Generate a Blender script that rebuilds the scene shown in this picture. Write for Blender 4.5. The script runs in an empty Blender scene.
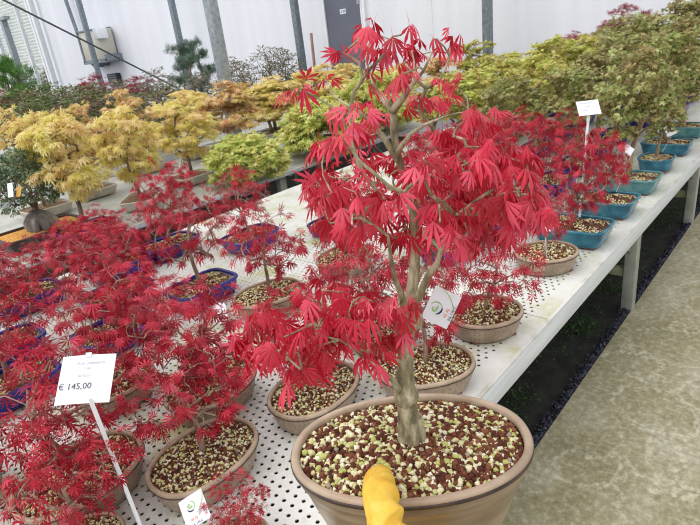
import bpy, bmesh, math, random
import numpy as np
from mathutils import Vector, Matrix, Euler

SC = bpy.context.scene
COL = SC.collection
PI = math.pi
BZ = 0.65                       # height of the bench tops

# ------------------------------------------------------------------ linking
def link(name, me, mat=None, parent=None, smooth=True, loc=None):
    o = bpy.data.objects.new(name, me)
    COL.objects.link(o)
    if mat is not None:
        for m in (mat if isinstance(mat, (list, tuple)) else [mat]):
            me.materials.append(m)
    if smooth and len(me.polygons):
        me.polygons.foreach_set('use_smooth', [True] * len(me.polygons))
    if parent is not None:
        o.parent = parent
    if loc is not None:
        o.location = loc
    return o

def thing(name, label, cat, loc=(0, 0, 0), rz=0.0, group=None):
    o = bpy.data.objects.new(name, None)
    o.empty_display_size = 0.05
    COL.objects.link(o)
    o.location = loc
    o.rotation_euler = (0, 0, rz)
    o['label'] = label
    o['category'] = cat
    if group:
        o['group'] = group
    return o

def tag(o, label, cat=None, group=None, kind=None):
    o['label'] = label
    if cat: o['category'] = cat
    if group: o['group'] = group
    if kind: o['kind'] = kind
    return o

def structure(name, me, mat, label=None, parent=None, smooth=False):
    o = link(name, me, mat, parent, smooth)
    if parent is None:
        o['kind'] = 'structure'
        if label: o['label'] = label
    return o

# ------------------------------------------------------------------ mesh helpers
class MB:
    """collects verts / faces"""
    def __init__(s):
        s.v = []; s.f = []; s.m = []
    def add(s, vs, fs, mi=0):
        n = len(s.v)
        s.v += [tuple(p) for p in vs]
        s.f += [tuple(i + n for i in f) for f in fs]
        s.m += [mi] * len(fs)
    def box(s, x0, x1, y0, y1, z0, z1, mi=0, mat=None):
        vs = [(x, y, z) for x in (x0, x1) for y in (y0, y1) for z in (z0, z1)]
        if mat is not None:
            vs = [tuple(mat @ Vector(p)) for p in vs]
        s.add(vs, [(0, 1, 3, 2), (4, 6, 7, 5), (0, 4, 5, 1), (2, 3, 7, 6), (0, 2, 6, 4), (1, 5, 7, 3)], mi)
    def tube(s, pts, rad, n=6, mi=0, caps=True):
        pts = [Vector(p) for p in pts]
        k = len(pts)
        if not hasattr(rad, '__len__'): rad = [rad] * k
        rings = []
        ref = None
        for i in range(k):
            t = (pts[min(i + 1, k - 1)] - pts[max(i - 1, 0)])
            if t.length < 1e-9: t = Vector((0, 0, 1))
            t.normalize()
            if ref is None:
                ref = Vector((1, 0, 0)) if abs(t.x) < .8 else Vector((0, 1, 0))
            ref = (ref - t * ref.dot(t))
            if ref.length < 1e-6: ref = t.orthogonal()
            ref.normalize()
            b = t.cross(ref)
            rings.append([pts[i] + (ref * math.cos(2 * PI * j / n) + b * math.sin(2 * PI * j / n)) * rad[i] for j in range(n)])
        vs = [p for r in rings for p in r]
        fs = [(i * n + j, i * n + (j + 1) % n, (i + 1) * n + (j + 1) % n, (i + 1) * n + j) for i in range(k - 1) for j in range(n)]
        if caps:
            fs.append(tuple(reversed(range(n))))
            fs.append(tuple((k - 1) * n + j for j in range(n)))
        s.add(vs, fs, mi)
    def mesh(s, name='m'):
        me = bpy.data.meshes.new(name)
        me.from_pydata(s.v, [], s.f)
        if any(s.m):
            me.polygons.foreach_set('material_index', s.m)
        me.update()
        return me

def bevel_box(x0, x1, y0, y1, z0, z1, r=0.005, seg=2):
    bm = bmesh.new()
    bmesh.ops.create_cube(bm, size=1)
    for v in bm.verts:
        v.co = Vector(((x0 + x1) / 2 + v.co.x * (x1 - x0), (y0 + y1) / 2 + v.co.y * (y1 - y0), (z0 + z1) / 2 + v.co.z * (z1 - z0)))
    bmesh.ops.bevel(bm, geom=bm.edges[:], offset=r, segments=seg, affect='EDGES', profile=.5)
    me = bpy.data.meshes.new('box')
    bm.to_mesh(me); bm.free()
    return me

def np_mesh(verts, faces_flat, loops_per_face):
    """verts (N,3), faces_flat index array, loops_per_face array"""
    me = bpy.data.meshes.new('m')
    nv = len(verts); nf = len(loops_per_face); nl = len(faces_flat)
    me.vertices.add(nv)
    me.vertices.foreach_set('co', np.ascontiguousarray(verts, dtype=np.float32).ravel())
    me.loops.add(nl)
    me.loops.foreach_set('vertex_index', np.ascontiguousarray(faces_flat, dtype=np.int32))
    me.polygons.add(nf)
    starts = np.concatenate([[0], np.cumsum(loops_per_face)[:-1]]).astype(np.int32)
    me.polygons.foreach_set('loop_start', starts)
    me.update(calc_edges=True)
    me.validate()
    return me

def instance_mesh(tv, tf, P, A, N, S):
    """copies of a small template: P positions, A = local y, N = local z, S sizes"""
    tv = np.asarray(tv, float)
    k = len(P)
    A = A / np.maximum(np.linalg.norm(A, axis=1, keepdims=True), 1e-9)
    B = np.cross(A, N); B /= np.maximum(np.linalg.norm(B, axis=1, keepdims=True), 1e-9)
    N2 = np.cross(B, A)
    V = (P[:, None, :] + S[:, None, None] * (tv[None, :, 0:1] * B[:, None, :] + tv[None, :, 1:2] * A[:, None, :] + tv[None, :, 2:3] * N2[:, None, :]))
    V = V.reshape(-1, 3)
    lens = np.array([len(f) for f in tf])
    flat = np.concatenate([np.array(f) for f in tf])
    F = (flat[None, :] + (np.arange(k) * len(tv))[:, None]).ravel()
    return V, F, np.tile(lens, k)

def inst_join(parts):
    vs, fs, ls, n = [], [], [], 0
    for V, F, L in parts:
        vs.append(V); fs.append(F + n); ls.append(L); n += len(V)
    return np_mesh(np.concatenate(vs), np.concatenate(fs), np.concatenate(ls))

# ------------------------------------------------------------------ materials
def nodes(name):
    m = bpy.data.materials.new(name)
    m.use_nodes = True
    nt = m.node_tree
    b = nt.nodes['Principled BSDF']
    return m, nt, b

def N(nt, kind, **kw):
    n = nt.nodes.new(kind)
    for k, v in kw.items():
        if k in n.inputs.keys():
            n.inputs[k].default_value = v
        else:
            setattr(n, k, v)
    return n

def srgb(*c):
    out = []
    for x in c:
        x = x / 255.0
        out.append(x / 12.92 if x <= .04045 else ((x + .055) / 1.055) ** 2.4)
    return tuple(out) + (1.0,)

def ramp(nt, stops, interp='LINEAR'):
    r = nt.nodes.new('ShaderNodeValToRGB')
    r.color_ramp.interpolation = interp
    e = r.color_ramp.elements
    while len(e) < len(stops): e.new(.5)
    for i, (p, c) in enumerate(stops):
        e[i].position = p; e[i].color = c
    return r

def plain(name, col, rough=.6, metal=0, spec=.5):
    m, nt, b = nodes(name)
    b.inputs['Base Color'].default_value = col
    b.inputs['Roughness'].default_value = rough
    b.inputs['Metallic'].default_value = metal
    b.inputs['Specular IOR Level'].default_value = spec
    return m

def mottled(name, c1, c2, scale=8, rough=.6, detail=5, lo=.35, hi=.65, metal=0, bump=0, bscale=60, spec=.5, c3=None, stretch=None):
    m, nt, b = nodes(name)
    tc = N(nt, 'ShaderNodeTexCoord')
    src = tc.outputs['Object']
    if stretch:
        mp = N(nt, 'ShaderNodeMapping'); mp.inputs['Scale'].default_value = stretch
        nt.links.new(src, mp.inputs['Vector']); src = mp.outputs['Vector']
    nz = N(nt, 'ShaderNodeTexNoise', Scale=scale, Detail=detail)
    nt.links.new(src, nz.inputs['Vector'])
    st = [(lo, c1), (hi, c2)] if c3 is None else [(lo, c1), ((lo + hi) / 2, c2), (hi, c3)]
    r = ramp(nt, st)
    nt.links.new(nz.outputs['Fac'], r.inputs['Fac'])
    nt.links.new(r.outputs['Color'], b.inputs['Base Color'])
    b.inputs['Roughness'].default_value = rough
    b.inputs['Metallic'].default_value = metal
    b.inputs['Specular IOR Level'].default_value = spec
    if bump:
        n2 = N(nt, 'ShaderNodeTexNoise', Scale=bscale, Detail=4)
        nt.links.new(src, n2.inputs['Vector'])
        bp = N(nt, 'ShaderNodeBump', Strength=bump, Distance=.005)
        nt.links.new(n2.outputs['Fac'], bp.inputs['Height'])
        nt.links.new(bp.outputs['Normal'], b.inputs['Normal'])
    return m

def leaf_mat(name, stops, trans=.3, rough=.45, patch=None, spec=.35, pscale=9):
    """leaf colour varies from leaf to leaf; patch = second set mixed in by branch"""
    m, nt, b = nodes(name)
    g = N(nt, 'ShaderNodeNewGeometry')
    r = ramp(nt, stops)
    nt.links.new(g.outputs['Random Per Island'], r.inputs['Fac'])
    col = r.outputs['Color']
    if patch:
        r2 = ramp(nt, patch)
        nt.links.new(g.outputs['Random Per Island'], r2.inputs['Fac'])
        tc = N(nt, 'ShaderNodeTexCoord')
        nz = N(nt, 'ShaderNodeTexNoise', Scale=pscale, Detail=2)
        oi = N(nt, 'ShaderNodeObjectInfo')
        ad = N(nt, 'ShaderNodeVectorMath', operation='ADD')
        nt.links.new(tc.outputs['Object'], ad.inputs[0])
        nt.links.new(oi.outputs['Location'], ad.inputs[1])
        nt.links.new(ad.outputs['Vector'], nz.inputs['Vector'])
        rr = ramp(nt, [(.42, (0, 0, 0, 1)), (.6, (1, 1, 1, 1))])
        nt.links.new(nz.outputs['Fac'], rr.inputs['Fac'])
        mx = N(nt, 'ShaderNodeMix', data_type='RGBA')
        nt.links.new(rr.outputs['Color'], mx.inputs[0])
        nt.links.new(col, mx.inputs[6]); nt.links.new(r2.outputs['Color'], mx.inputs[7])
        col = mx.outputs[2]
    nt.links.new(col, b.inputs['Base Color'])
    b.inputs['Roughness'].default_value = rough
    b.inputs['Specular IOR Level'].default_value = spec
    tr = N(nt, 'ShaderNodeBsdfTranslucent')
    nt.links.new(col, tr.inputs['Color'])
    ms = N(nt, 'ShaderNodeMixShader', Fac=trans)
    out = nt.nodes['Material Output']
    nt.links.new(b.outputs['BSDF'], ms.inputs[1])
    nt.links.new(tr.outputs['BSDF'], ms.inputs[2])
    nt.links.new(ms.outputs['Shader'], out.inputs['Surface'])
    return m

def island_mat(name, stops, rough=.85, interp='CONSTANT', bump=0):
    m, nt, b = nodes(name)
    g = N(nt, 'ShaderNodeNewGeometry')
    r = ramp(nt, stops, interp)
    nt.links.new(g.outputs['Random Per Island'], r.inputs['Fac'])
    nt.links.new(r.outputs['Color'], b.inputs['Base Color'])
    b.inputs['Roughness'].default_value = rough
    b.inputs['Specular IOR Level'].default_value = .25
    if bump:
        tc = N(nt, 'ShaderNodeTexCoord')
        n2 = N(nt, 'ShaderNodeTexNoise', Scale=500, Detail=3)
        nt.links.new(tc.outputs['Object'], n2.inputs['Vector'])
        bp = N(nt, 'ShaderNodeBump', Strength=bump, Distance=.002)
        nt.links.new(n2.outputs['Fac'], bp.inputs['Height'])
        nt.links.new(bp.outputs['Normal'], b.inputs['Normal'])
    return m

M = {}
# leaves
M['hero_leaf'] = leaf_mat('crimson_leaf', [(0, srgb(168, 10, 38)), (.4, srgb(204, 24, 56)), (.75, srgb(220, 44, 76)), (1, srgb(232, 84, 112))], .28, .38, spec=.6)
M['red_leaf'] = leaf_mat('red_leaf', [(0, srgb(122, 10, 32)), (.45, srgb(176, 20, 46)), (.8, srgb(198, 34, 60)), (1, srgb(220, 76, 98))], .3, .45)
M['dark_red_leaf'] = leaf_mat('dark_red_leaf', [(0, srgb(110, 16, 36)), (.5, srgb(156, 28, 54)), (1, srgb(180, 60, 84))], .25, .5)
M['yellow_leaf'] = leaf_mat('yellow_leaf', [(0, srgb(214, 198, 92)), (.5, srgb(240, 228, 136)), (1, srgb(250, 246, 190))], .48, .5,
                            patch=[(0, srgb(222, 188, 120)), (.5, srgb(242, 216, 152)), (1, srgb(250, 236, 194))], pscale=9)
M['orange_leaf'] = leaf_mat('orange_leaf', [(0, srgb(206, 152, 100)), (.5, srgb(228, 186, 136)), (1, srgb(242, 216, 176))], .35, .5,
                            patch=[(0, srgb(200, 176, 96)), (.5, srgb(224, 204, 124)), (1, srgb(240, 226, 168))], pscale=9)
M['lime_leaf'] = leaf_mat('lime_leaf', [(0, srgb(168, 182, 72)), (.5, srgb(204, 214, 112)), (1, srgb(230, 236, 160))], .4, .5,
                          patch=[(0, srgb(200, 192, 100)), (.5, srgb(224, 218, 134)), (1, srgb(240, 234, 174))], pscale=14)
M['olive_leaf'] = leaf_mat('olive_yellow_leaf', [(0, srgb(164, 172, 72)), (.5, srgb(202, 208, 104)), (1, srgb(228, 232, 150))], .4, .5,
                           patch=[(0, srgb(170, 152, 80)), (.5, srgb(200, 182, 104)), (1, srgb(222, 208, 140))], pscale=10)
M['trident_leaf'] = leaf_mat('trident_leaf', [(0, srgb(116, 130, 66)), (.5, srgb(164, 174, 102)), (1, srgb(206, 212, 146))], .4, .45,
                             patch=[(0, srgb(132, 116, 74)), (.5, srgb(170, 152, 100)), (1, srgb(200, 186, 136))], pscale=11)
M['bronze_leaf'] = leaf_mat('bronze_leaf', [(0, srgb(126, 112, 72)), (.5, srgb(160, 146, 96)), (1, srgb(194, 182, 132))], .38, .5,
                            patch=[(0, srgb(124, 132, 72)), (.5, srgb(160, 168, 98)), (1, srgb(194, 198, 132))], pscale=11)
M['dark_leaf'] = leaf_mat('dark_green_leaf', [(0, srgb(58, 78, 52)), (.5, srgb(94, 118, 82)), (1, srgb(142, 162, 124))], .2, .35, spec=.6)
M['shrub_leaf'] = leaf_mat('grey_green_leaf', [(0, srgb(74, 82, 58)), (.5, srgb(106, 114, 84)), (1, srgb(150, 154, 128))], .2, .45, spec=.5,
                           patch=[(0, srgb(92, 76, 62)), (.5, srgb(124, 106, 88)), (1, srgb(150, 136, 118))], pscale=9)
M['green_leaf'] = leaf_mat('mid_green_leaf', [(0, srgb(58, 84, 40)), (.5, srgb(92, 118, 58)), (1, srgb(134, 152, 88))], .2, .45,
                           patch=[(0, srgb(96, 78, 58)), (.5, srgb(124, 108, 76)), (1, srgb(150, 136, 100))], pscale=6)
M['pine_leaf'] = leaf_mat('juniper_needles', [(0, srgb(46, 92, 40)), (.5, srgb(84, 132, 56)), (1, srgb(130, 170, 84))], .15, .5)
M['teal_pine_leaf'] = leaf_mat('blue_green_needles', [(0, srgb(60, 84, 72)), (.5, srgb(88, 116, 98)), (1, srgb(128, 150, 132))], .15, .5)

def bark(name, c1, c2, c3, scale=30):
    m, nt, b = nodes(name)
    tc = N(nt, 'ShaderNodeTexCoord')
    mp = N(nt, 'ShaderNodeMapping'); mp.inputs['Scale'].default_value = (1, 1, .35)
    nt.links.new(tc.outputs['Object'], mp.inputs['Vector'])
    nz = N(nt, 'ShaderNodeTexNoise', Scale=scale, Detail=6, Roughness=.65)
    nt.links.new(mp.outputs['Vector'], nz.inputs['Vector'])
    r = ramp(nt, [(.34, c1), (.5, c2), (.66, c3)])
    nt.links.new(nz.outputs['Fac'], r.inputs['Fac'])
    nt.links.new(r.outputs['Color'], b.inputs['Base Color'])
    b.inputs['Roughness'].default_value = .75
    b.inputs['Specular IOR Level'].default_value = .3
    n2 = N(nt, 'ShaderNodeTexNoise', Scale=scale * 6, Detail=4)
    nt.links.new(mp.outputs['Vector'], n2.inputs['Vector'])
    bp = N(nt, 'ShaderNodeBump', Strength=.5, Distance=.002)
    nt.links.new(n2.outputs['Fac'], bp.inputs['Height'])
    nt.links.new(bp.outputs['Normal'], b.inputs['Normal'])
    return m
M['hero_bark'] = bark('maple_bark', srgb(92, 86, 64), srgb(150, 141, 112), srgb(206, 194, 166), 75)
M['red_bark'] = bark('red_maple_bark', srgb(104, 82, 72), srgb(154, 128, 112), srgb(190, 168, 148), 40)
M['grey_bark'] = bark('grey_bark', srgb(92, 80, 66), srgb(134, 118, 98), srgb(168, 150, 126), 25)
M['tan_bark'] = bark('tan_bark', srgb(124, 102, 76), srgb(164, 140, 108), srgb(190, 170, 138), 25)
M['rock'] = bark('grey_rock_root', srgb(80, 76, 74), srgb(130, 122, 118), srgb(186, 180, 174), 14)

# pots
def tan_pot():
    m, nt, b = nodes('tan_glazed_clay')
    tc = N(nt, 'ShaderNodeTexCoord')
    nz = N(nt, 'ShaderNodeTexNoise', Scale=18, Detail=6)
    nt.links.new(tc.outputs['Object'], nz.inputs['Vector'])
    r = ramp(nt, [(.3, srgb(134, 116, 97)), (.55, srgb(160, 141, 120)), (.75, srgb(178, 160, 138))])
    nt.links.new(nz.outputs['Fac'], r.inputs['Fac'])
    # little pressed dents in rows: darker colour plus bump
    uv = N(nt, 'ShaderNodeUVMap')
    mp = N(nt, 'ShaderNodeMapping'); mp.inputs['Scale'].default_value = (46, 6, 1)
    nt.links.new(uv.outputs['UV'], mp.inputs['Vector'])
    vo = N(nt, 'ShaderNodeTexVoronoi', Scale=1.0, Randomness=.55)
    vo.voronoi_dimensions = '2D'
    nt.links.new(mp.outputs['Vector'], vo.inputs['Vector'])
    r2 = ramp(nt, [(.12, (.0, .0, .0, 1)), (.26, (1, 1, 1, 1))])
    nt.links.new(vo.outputs['Distance'], r2.inputs['Fac'])
    mx = N(nt, 'ShaderNodeMix', data_type='RGBA')
    nt.links.new(r2.outputs['Color'], mx.inputs[0])
    mx.inputs[6].default_value = srgb(140, 118, 98)
    nt.links.new(r.outputs['Color'], mx.inputs[7])
    nt.links.new(mx.outputs[2], b.inputs['Base Color'])
    b.inputs['Roughness'].default_value = .42
    bp = N(nt, 'ShaderNodeBump', Strength=.6, Distance=.003)
    nt.links.new(r2.outputs['Color'], bp.inputs['Height'])
    nt.links.new(bp.outputs['Normal'], b.inputs['Normal'])
    return m
M['tan_pot'] = tan_pot()
M['hero_pot'] = mottled('brown_glazed_clay', srgb(108, 88, 68), srgb(140, 118, 94), 9, .3, 6, .3, .7, bump=.15, bscale=25, c3=srgb(166, 144, 118), stretch=(1, 1, 2.5))
M['tan_rim'] = mottled('tan_rim', srgb(158, 138, 116), srgb(188, 166, 144), 20, .4)
M['rim_line'] = mottled('dark_rim_line', srgb(48, 36, 34), srgb(76, 58, 52), 30, .4)
M['teal_pot'] = mottled('teal_glaze', srgb(16, 72, 98), srgb(36, 106, 130), 14, .18, 5, .3, .7, c3=srgb(72, 140, 156))
M['teal2_pot'] = mottled('blue_green_glaze', srgb(40, 94, 108), srgb(76, 132, 138), 12, .2, 5, .3, .7, c3=srgb(116, 160, 156))
M['blue_pot'] = mottled('cobalt_glaze', srgb(22, 28, 108), srgb(36, 48, 150), 10, .2, 4)
M['white_pot'] = mottled('cream_glaze', srgb(196, 188, 172), srgb(222, 216, 204), 9, .35, 4)
M['grey_pot'] = mottled('grey_beige_glaze', srgb(168, 160, 144), srgb(196, 190, 176), 9, .4, 4)
M['dark_pot'] = mottled('dark_brown_clay', srgb(56, 44, 42), srgb(86, 70, 64), 12, .5, 4)
M['clay_foot'] = plain('bare_clay', srgb(128, 78, 60), .8)
RB = [srgb(96, 52, 38), srgb(120, 72, 52), srgb(84, 46, 34), srgb(136, 88, 62)]
PAL = [srgb(206, 204, 150), srgb(226, 222, 182), srgb(186, 190, 112), srgb(232, 230, 206)]
M['granules'] = island_mat('soil_granules', [(0, RB[0]), (.18, RB[1]), (.38, RB[2]), (.52, RB[3]), (.6, PAL[0]), (.71, PAL[1]), (.83, PAL[2]), (.91, PAL[3]), (.97, srgb(166, 150, 134))], bump=.4)
M['granules2'] = island_mat('bench_soil_granules', [(0, RB[0]), (.2, srgb(124, 76, 54)), (.4, RB[2]), (.54, PAL[0]), (.64, PAL[1]), (.7, srgb(204, 196, 130)), (.84, PAL[3]), (.94, srgb(150, 140, 120))])
M['soil_base'] = mottled('dark_soil', srgb(70, 40, 28), srgb(112, 74, 52), 120, .9)
M['brown_soil'] = mottled('brown_bark_soil', srgb(92, 66, 50), srgb(150, 118, 92), 70, .9, bump=.5, bscale=120)
M['orange_grit'] = mottled('orange_grit', srgb(196, 132, 52), srgb(232, 176, 92), 90, .9, bump=.5, bscale=150)
# metal and building
M['galv'] = mottled('galvanised_steel', srgb(140, 148, 156), srgb(176, 184, 190), 24, .45, 6, .3, .7, metal=.35)
M['galv_dark'] = mottled('dull_galvanised_steel', srgb(104, 114, 124), srgb(142, 152, 160), 24, .5, 6, .3, .7, metal=.3)
M['rail'] = mottled('aluminium_rail', srgb(206, 212, 218), srgb(228, 232, 236), 7, .4, 6, .3, .7, metal=.1, stretch=(.4, 4, 6))
M['rail_lip'] = mottled('grimy_lip', srgb(168, 160, 136), srgb(214, 214, 210), 9, .6, 6, .25, .5)
M['leg'] = mottled('bench_leg', srgb(148, 150, 138), srgb(188, 190, 182), 8, .5, 5, .3, .7, metal=.15)
M['leg_green'] = mottled('algae_stained_bar', srgb(116, 122, 80), srgb(160, 164, 134), 8, .6, 5)

def panel_mat():
    """white coated sheet with staggered round holes punched right through"""
    m, nt, b = nodes('perforated_sheet')
    tc = N(nt, 'ShaderNodeTexCoord')
    nz = N(nt, 'ShaderNodeTexNoise', Scale=5, Detail=6, Roughness=.6)
    nt.links.new(tc.outputs['Object'], nz.inputs['Vector'])
    r = ramp(nt, [(.3, srgb(206, 206, 198)), (.6, srgb(226, 226, 222)), (.8, srgb(232, 232, 230))])
    nt.links.new(nz.outputs['Fac'], r.inputs['Fac'])
    n2 = N(nt, 'ShaderNodeTexNoise', Scale=4.5, Detail=7, Roughness=.7)
    mp2 = N(nt, 'ShaderNodeMapping'); mp2.inputs['Location'].default_value = (3.1, 7.7, 0)
    nt.links.new(tc.outputs['Object'], mp2.inputs['Vector'])
    nt.links.new(mp2.outputs['Vector'], n2.inputs['Vector'])
    r2 = ramp(nt, [(.5, (0, 0, 0, 1)), (.66, (.85, .85, .85, 1))])
    nt.links.new(n2.outputs['Fac'], r2.inputs['Fac'])
    mx = N(nt, 'ShaderNodeMix', data_type='RGBA')
    nt.links.new(r2.outputs['Color'], mx.inputs[0])
    nt.links.new(r.outputs['Color'], mx.inputs[6])
    mx.inputs[7].default_value = srgb(186, 188, 128)
    nt.links.new(mx.outputs[2], b.inputs['Base Color'])
    b.inputs['Roughness'].default_value = .45
    # holes: lattice of .05 x .0275 plus the same shifted by half
    sx = N(nt, 'ShaderNodeSeparateXYZ')
    nt.links.new(tc.outputs['Object'], sx.inputs[0])
    def math_(op, a, bb=None):
        n = N(nt, 'ShaderNodeMath', operation=op)
        for i, x in enumerate((a, bb)):
            if x is None: continue
            if isinstance(x, (int, float)): n.inputs[i].default_value = x
            else: nt.links.new(x, n.inputs[i])
        return n.outputs[0]
    ds = []
    for ox, oy in ((0, 0), (.5, .5)):
        fx = math_('FRACT', math_('ADD', math_('DIVIDE', sx.outputs[0], .05), 1000 + ox))
        fy = math_('FRACT', math_('ADD', math_('DIVIDE', sx.outputs[1], .0275), 1000 + oy))
        dx = math_('MULTIPLY', math_('SUBTRACT', fx, .5), .05)
        dy = math_('MULTIPLY', math_('SUBTRACT', fy, .5), .0275)
        ds.append(math_('SQRT', math_('ADD', math_('MULTIPLY', dx, dx), math_('MULTIPLY', dy, dy))))
    d = math_('MINIMUM', ds[0], ds[1])
    hole = math_('LESS_THAN', d, .0051)
    edge = math_('MULTIPLY', math_('GREATER_THAN', sx.outputs[1], .075), math_('LESS_THAN', sx.outputs[1], 2.27))
    hole = math_('MULTIPLY', hole, edge)
    tr = N(nt, 'ShaderNodeBsdfTransparent')
    ms = N(nt, 'ShaderNodeMixShader')
    nt.links.new(hole, ms.inputs[0])
    nt.links.new(b.outputs['BSDF'], ms.inputs[1])
    nt.links.new(tr.outputs['BSDF'], ms.inputs[2])
    nt.links.new(ms.outputs['Shader'], nt.nodes['Material Output'].inputs['Surface'])
    return m
M['panel'] = panel_mat()
M['bench_top'] = mottled('grey_bench_sheet', srgb(158, 158, 150), srgb(188, 188, 182), 6, .5, 6)

def wall_mat():
    m, nt, b = nodes('white_wall_panels')
    tc = N(nt, 'ShaderNodeTexCoord')
    mp = N(nt, 'ShaderNodeMapping'); mp.inputs['Scale'].default_value = (1, 1, .12)
    nt.links.new(tc.outputs['Object'], mp.inputs['Vector'])
    nz = N(nt, 'ShaderNodeTexNoise', Scale=3, Detail=6)
    nt.links.new(mp.outputs['Vector'], nz.inputs['Vector'])
    r = ramp(nt, [(.3, srgb(224, 226, 234)), (.7, srgb(236, 238, 245))])
    nt.links.new(nz.outputs['Fac'], r.inputs['Fac'])
    nt.links.new(r.outputs['Color'], b.inputs['Base Color'])
    b.inputs['Roughness'].default_value = .55
    return m
M['wall'] = wall_mat()

def floor_mat():
    m, nt, b = nodes('algae_stained_concrete')
    tc = N(nt, 'ShaderNodeTexCoord')
    n1 = N(nt, 'ShaderNodeTexNoise', Scale=2.6, Detail=8, Roughness=.65)
    n2 = N(nt, 'ShaderNodeTexNoise', Scale=34, Detail=8, Roughness=.8)
    for n in (n1, n2): nt.links.new(tc.outputs['Object'], n.inputs['Vector'])
    r1 = ramp(nt, [(.36, srgb(122, 116, 80)), (.5, srgb(150, 143, 110)), (.62, srgb(182, 177, 156))])
    r2 = ramp(nt, [(.34, srgb(92, 86, 58)), (.5, srgb(152, 145, 116)), (.64, srgb(212, 206, 188))])
    nt.links.new(n1.outputs['Fac'], r1.inputs['Fac']); nt.links.new(n2.outputs['Fac'], r2.inputs['Fac'])
    mx = N(nt, 'ShaderNodeMix', data_type='RGBA'); mx.inputs[0].default_value = .5
    nt.links.new(r1.outputs['Color'], mx.inputs[6]); nt.links.new(r2.outputs['Color'], mx.inputs[7])
    col = mx.outputs[2]
    # arcs left by a round scrubbing machine: thin pale rings
    sep = N(nt, 'ShaderNodeSeparateXYZ'); 
    dn = N(nt, 'ShaderNodeTexNoise', Scale=6, Detail=3)
    nt.links.new(tc.outputs['Object'], dn.inputs['Vector'])
    sc_ = N(nt, 'ShaderNodeVectorMath', operation='SCALE'); sc_.inputs[3].default_value = .3
    nt.links.new(dn.outputs['Color'], sc_.inputs[0])
    av = N(nt, 'ShaderNodeVectorMath', operation='ADD')
    nt.links.new(tc.outputs['Object'], av.inputs[0]); nt.links.new(sc_.outputs[0], av.inputs[1])
    total = None
    for cx, cy, rad in FLOOR_RINGS:
        vs = N(nt, 'ShaderNodeVectorMath', operation='DISTANCE'); vs.inputs[1].default_value = (cx + .15, cy + .15, .15)
        nt.links.new(av.outputs[0], vs.inputs[0])
        sb = N(nt, 'ShaderNodeMath', operation='SUBTRACT'); sb.inputs[1].default_value = rad
        nt.links.new(vs.outputs[1], sb.inputs[0])
        ab = N(nt, 'ShaderNodeMath', operation='ABSOLUTE'); nt.links.new(sb.outputs[0], ab.inputs[0])
        rr = ramp(nt, [(.004, (.6, .6, .6, 1)), (.02, (0, 0, 0, 1))]); nt.links.new(ab.outputs[0], rr.inputs['Fac'])
        if total is None: total = rr.outputs['Color']
        else:
            ma = N(nt, 'ShaderNodeMath', operation='MAXIMUM')
            nt.links.new(total, ma.inputs[0]); nt.links.new(rr.outputs['Color'], ma.inputs[1]); total = ma.outputs[0]
    br = N(nt, 'ShaderNodeMath', operation='MULTIPLY')
    r3 = ramp(nt, [(.4, (0, 0, 0, 1)), (.6, (1, 1, 1, 1))]); nt.links.new(n2.outputs['Fac'], r3.inputs['Fac'])
    nt.links.new(total, br.inputs[0]); nt.links.new(r3.outputs['Color'], br.inputs[1])
    m2 = N(nt, 'ShaderNodeMix', data_type='RGBA')
    nt.links.new(br.outputs[0], m2.inputs[0]); nt.links.new(col, m2.inputs[6]); m2.inputs[7].default_value = srgb(214, 208, 188)
    nt.links.new(m2.outputs[2], b.inputs['Base Color'])
    b.inputs['Roughness'].default_value = .7
    bp = N(nt, 'ShaderNodeBump', Strength=.25, Distance=.004)
    nt.links.new(n2.outputs['Fac'], bp.inputs['Height']); nt.links.new(bp.outputs['Normal'], b.inputs['Normal'])
    return m
FLOOR_RINGS = [(2.25, .38, .16), (1.92, .36, .14), (1.72, .5, .11), (2.0, .16, .2), (2.8, .42, .2), (3.4, .4, .2), (1.7, .22, .15), (2.45, .12, .2), (4.2, .4, .25), (2.55, .55, .12)]
M['floor'] = floor_mat()
M['bed'] = mottled('shade_darkened_soil', srgb(20, 21, 20), srgb(44, 46, 40), 14, .9, 6, .35, .65, bump=.6, bscale=70)  # dark soil, its colour taken near black to carry the under-bench shade
M['moss'] = island_mat('moss_weeds', [(0, srgb(30, 46, 24)), (.5, srgb(46, 72, 34)), (1, srgb(80, 116, 54))], interp='LINEAR')
M['chips'] = island_mat('blue_grey_chips', [(0, srgb(30, 31, 38)), (.4, srgb(50, 52, 64)), (.8, srgb(80, 82, 98))], interp='LINEAR')
M['door'] = mottled('slate_grey_door', srgb(98, 102, 116), srgb(106, 110, 124), 3, .5)
M['white'] = plain('white_plastic', srgb(236, 238, 242), .45)
M['paper'] = plain('white_card', srgb(232, 233, 238), .6)
M['ink'] = plain('dark_print', srgb(66, 70, 82), .7)
M['faint_ink'] = plain('pale_grey_print', srgb(176, 180, 192), .7)
M['lime_ink'] = plain('green_print', srgb(140, 184, 72), .7)
M['navy_ink'] = plain('navy_print', srgb(34, 40, 88), .7)
M['orange_ink'] = plain('orange_print', srgb(226, 120, 76), .7)
M['beige'] = plain('beige_casing', srgb(198, 194, 182), .5)
M['black'] = plain('black_plastic', srgb(34, 36, 42), .5)
M['cable'] = plain('steel_cable', srgb(82, 86, 92), .5, .3)
M['wood'] = mottled('brown_cane', srgb(120, 92, 80), srgb(150, 118, 100), 20, .7)
M['yellow_tag'] = plain('ochre_tag', srgb(206, 154, 50), .5)
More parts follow.
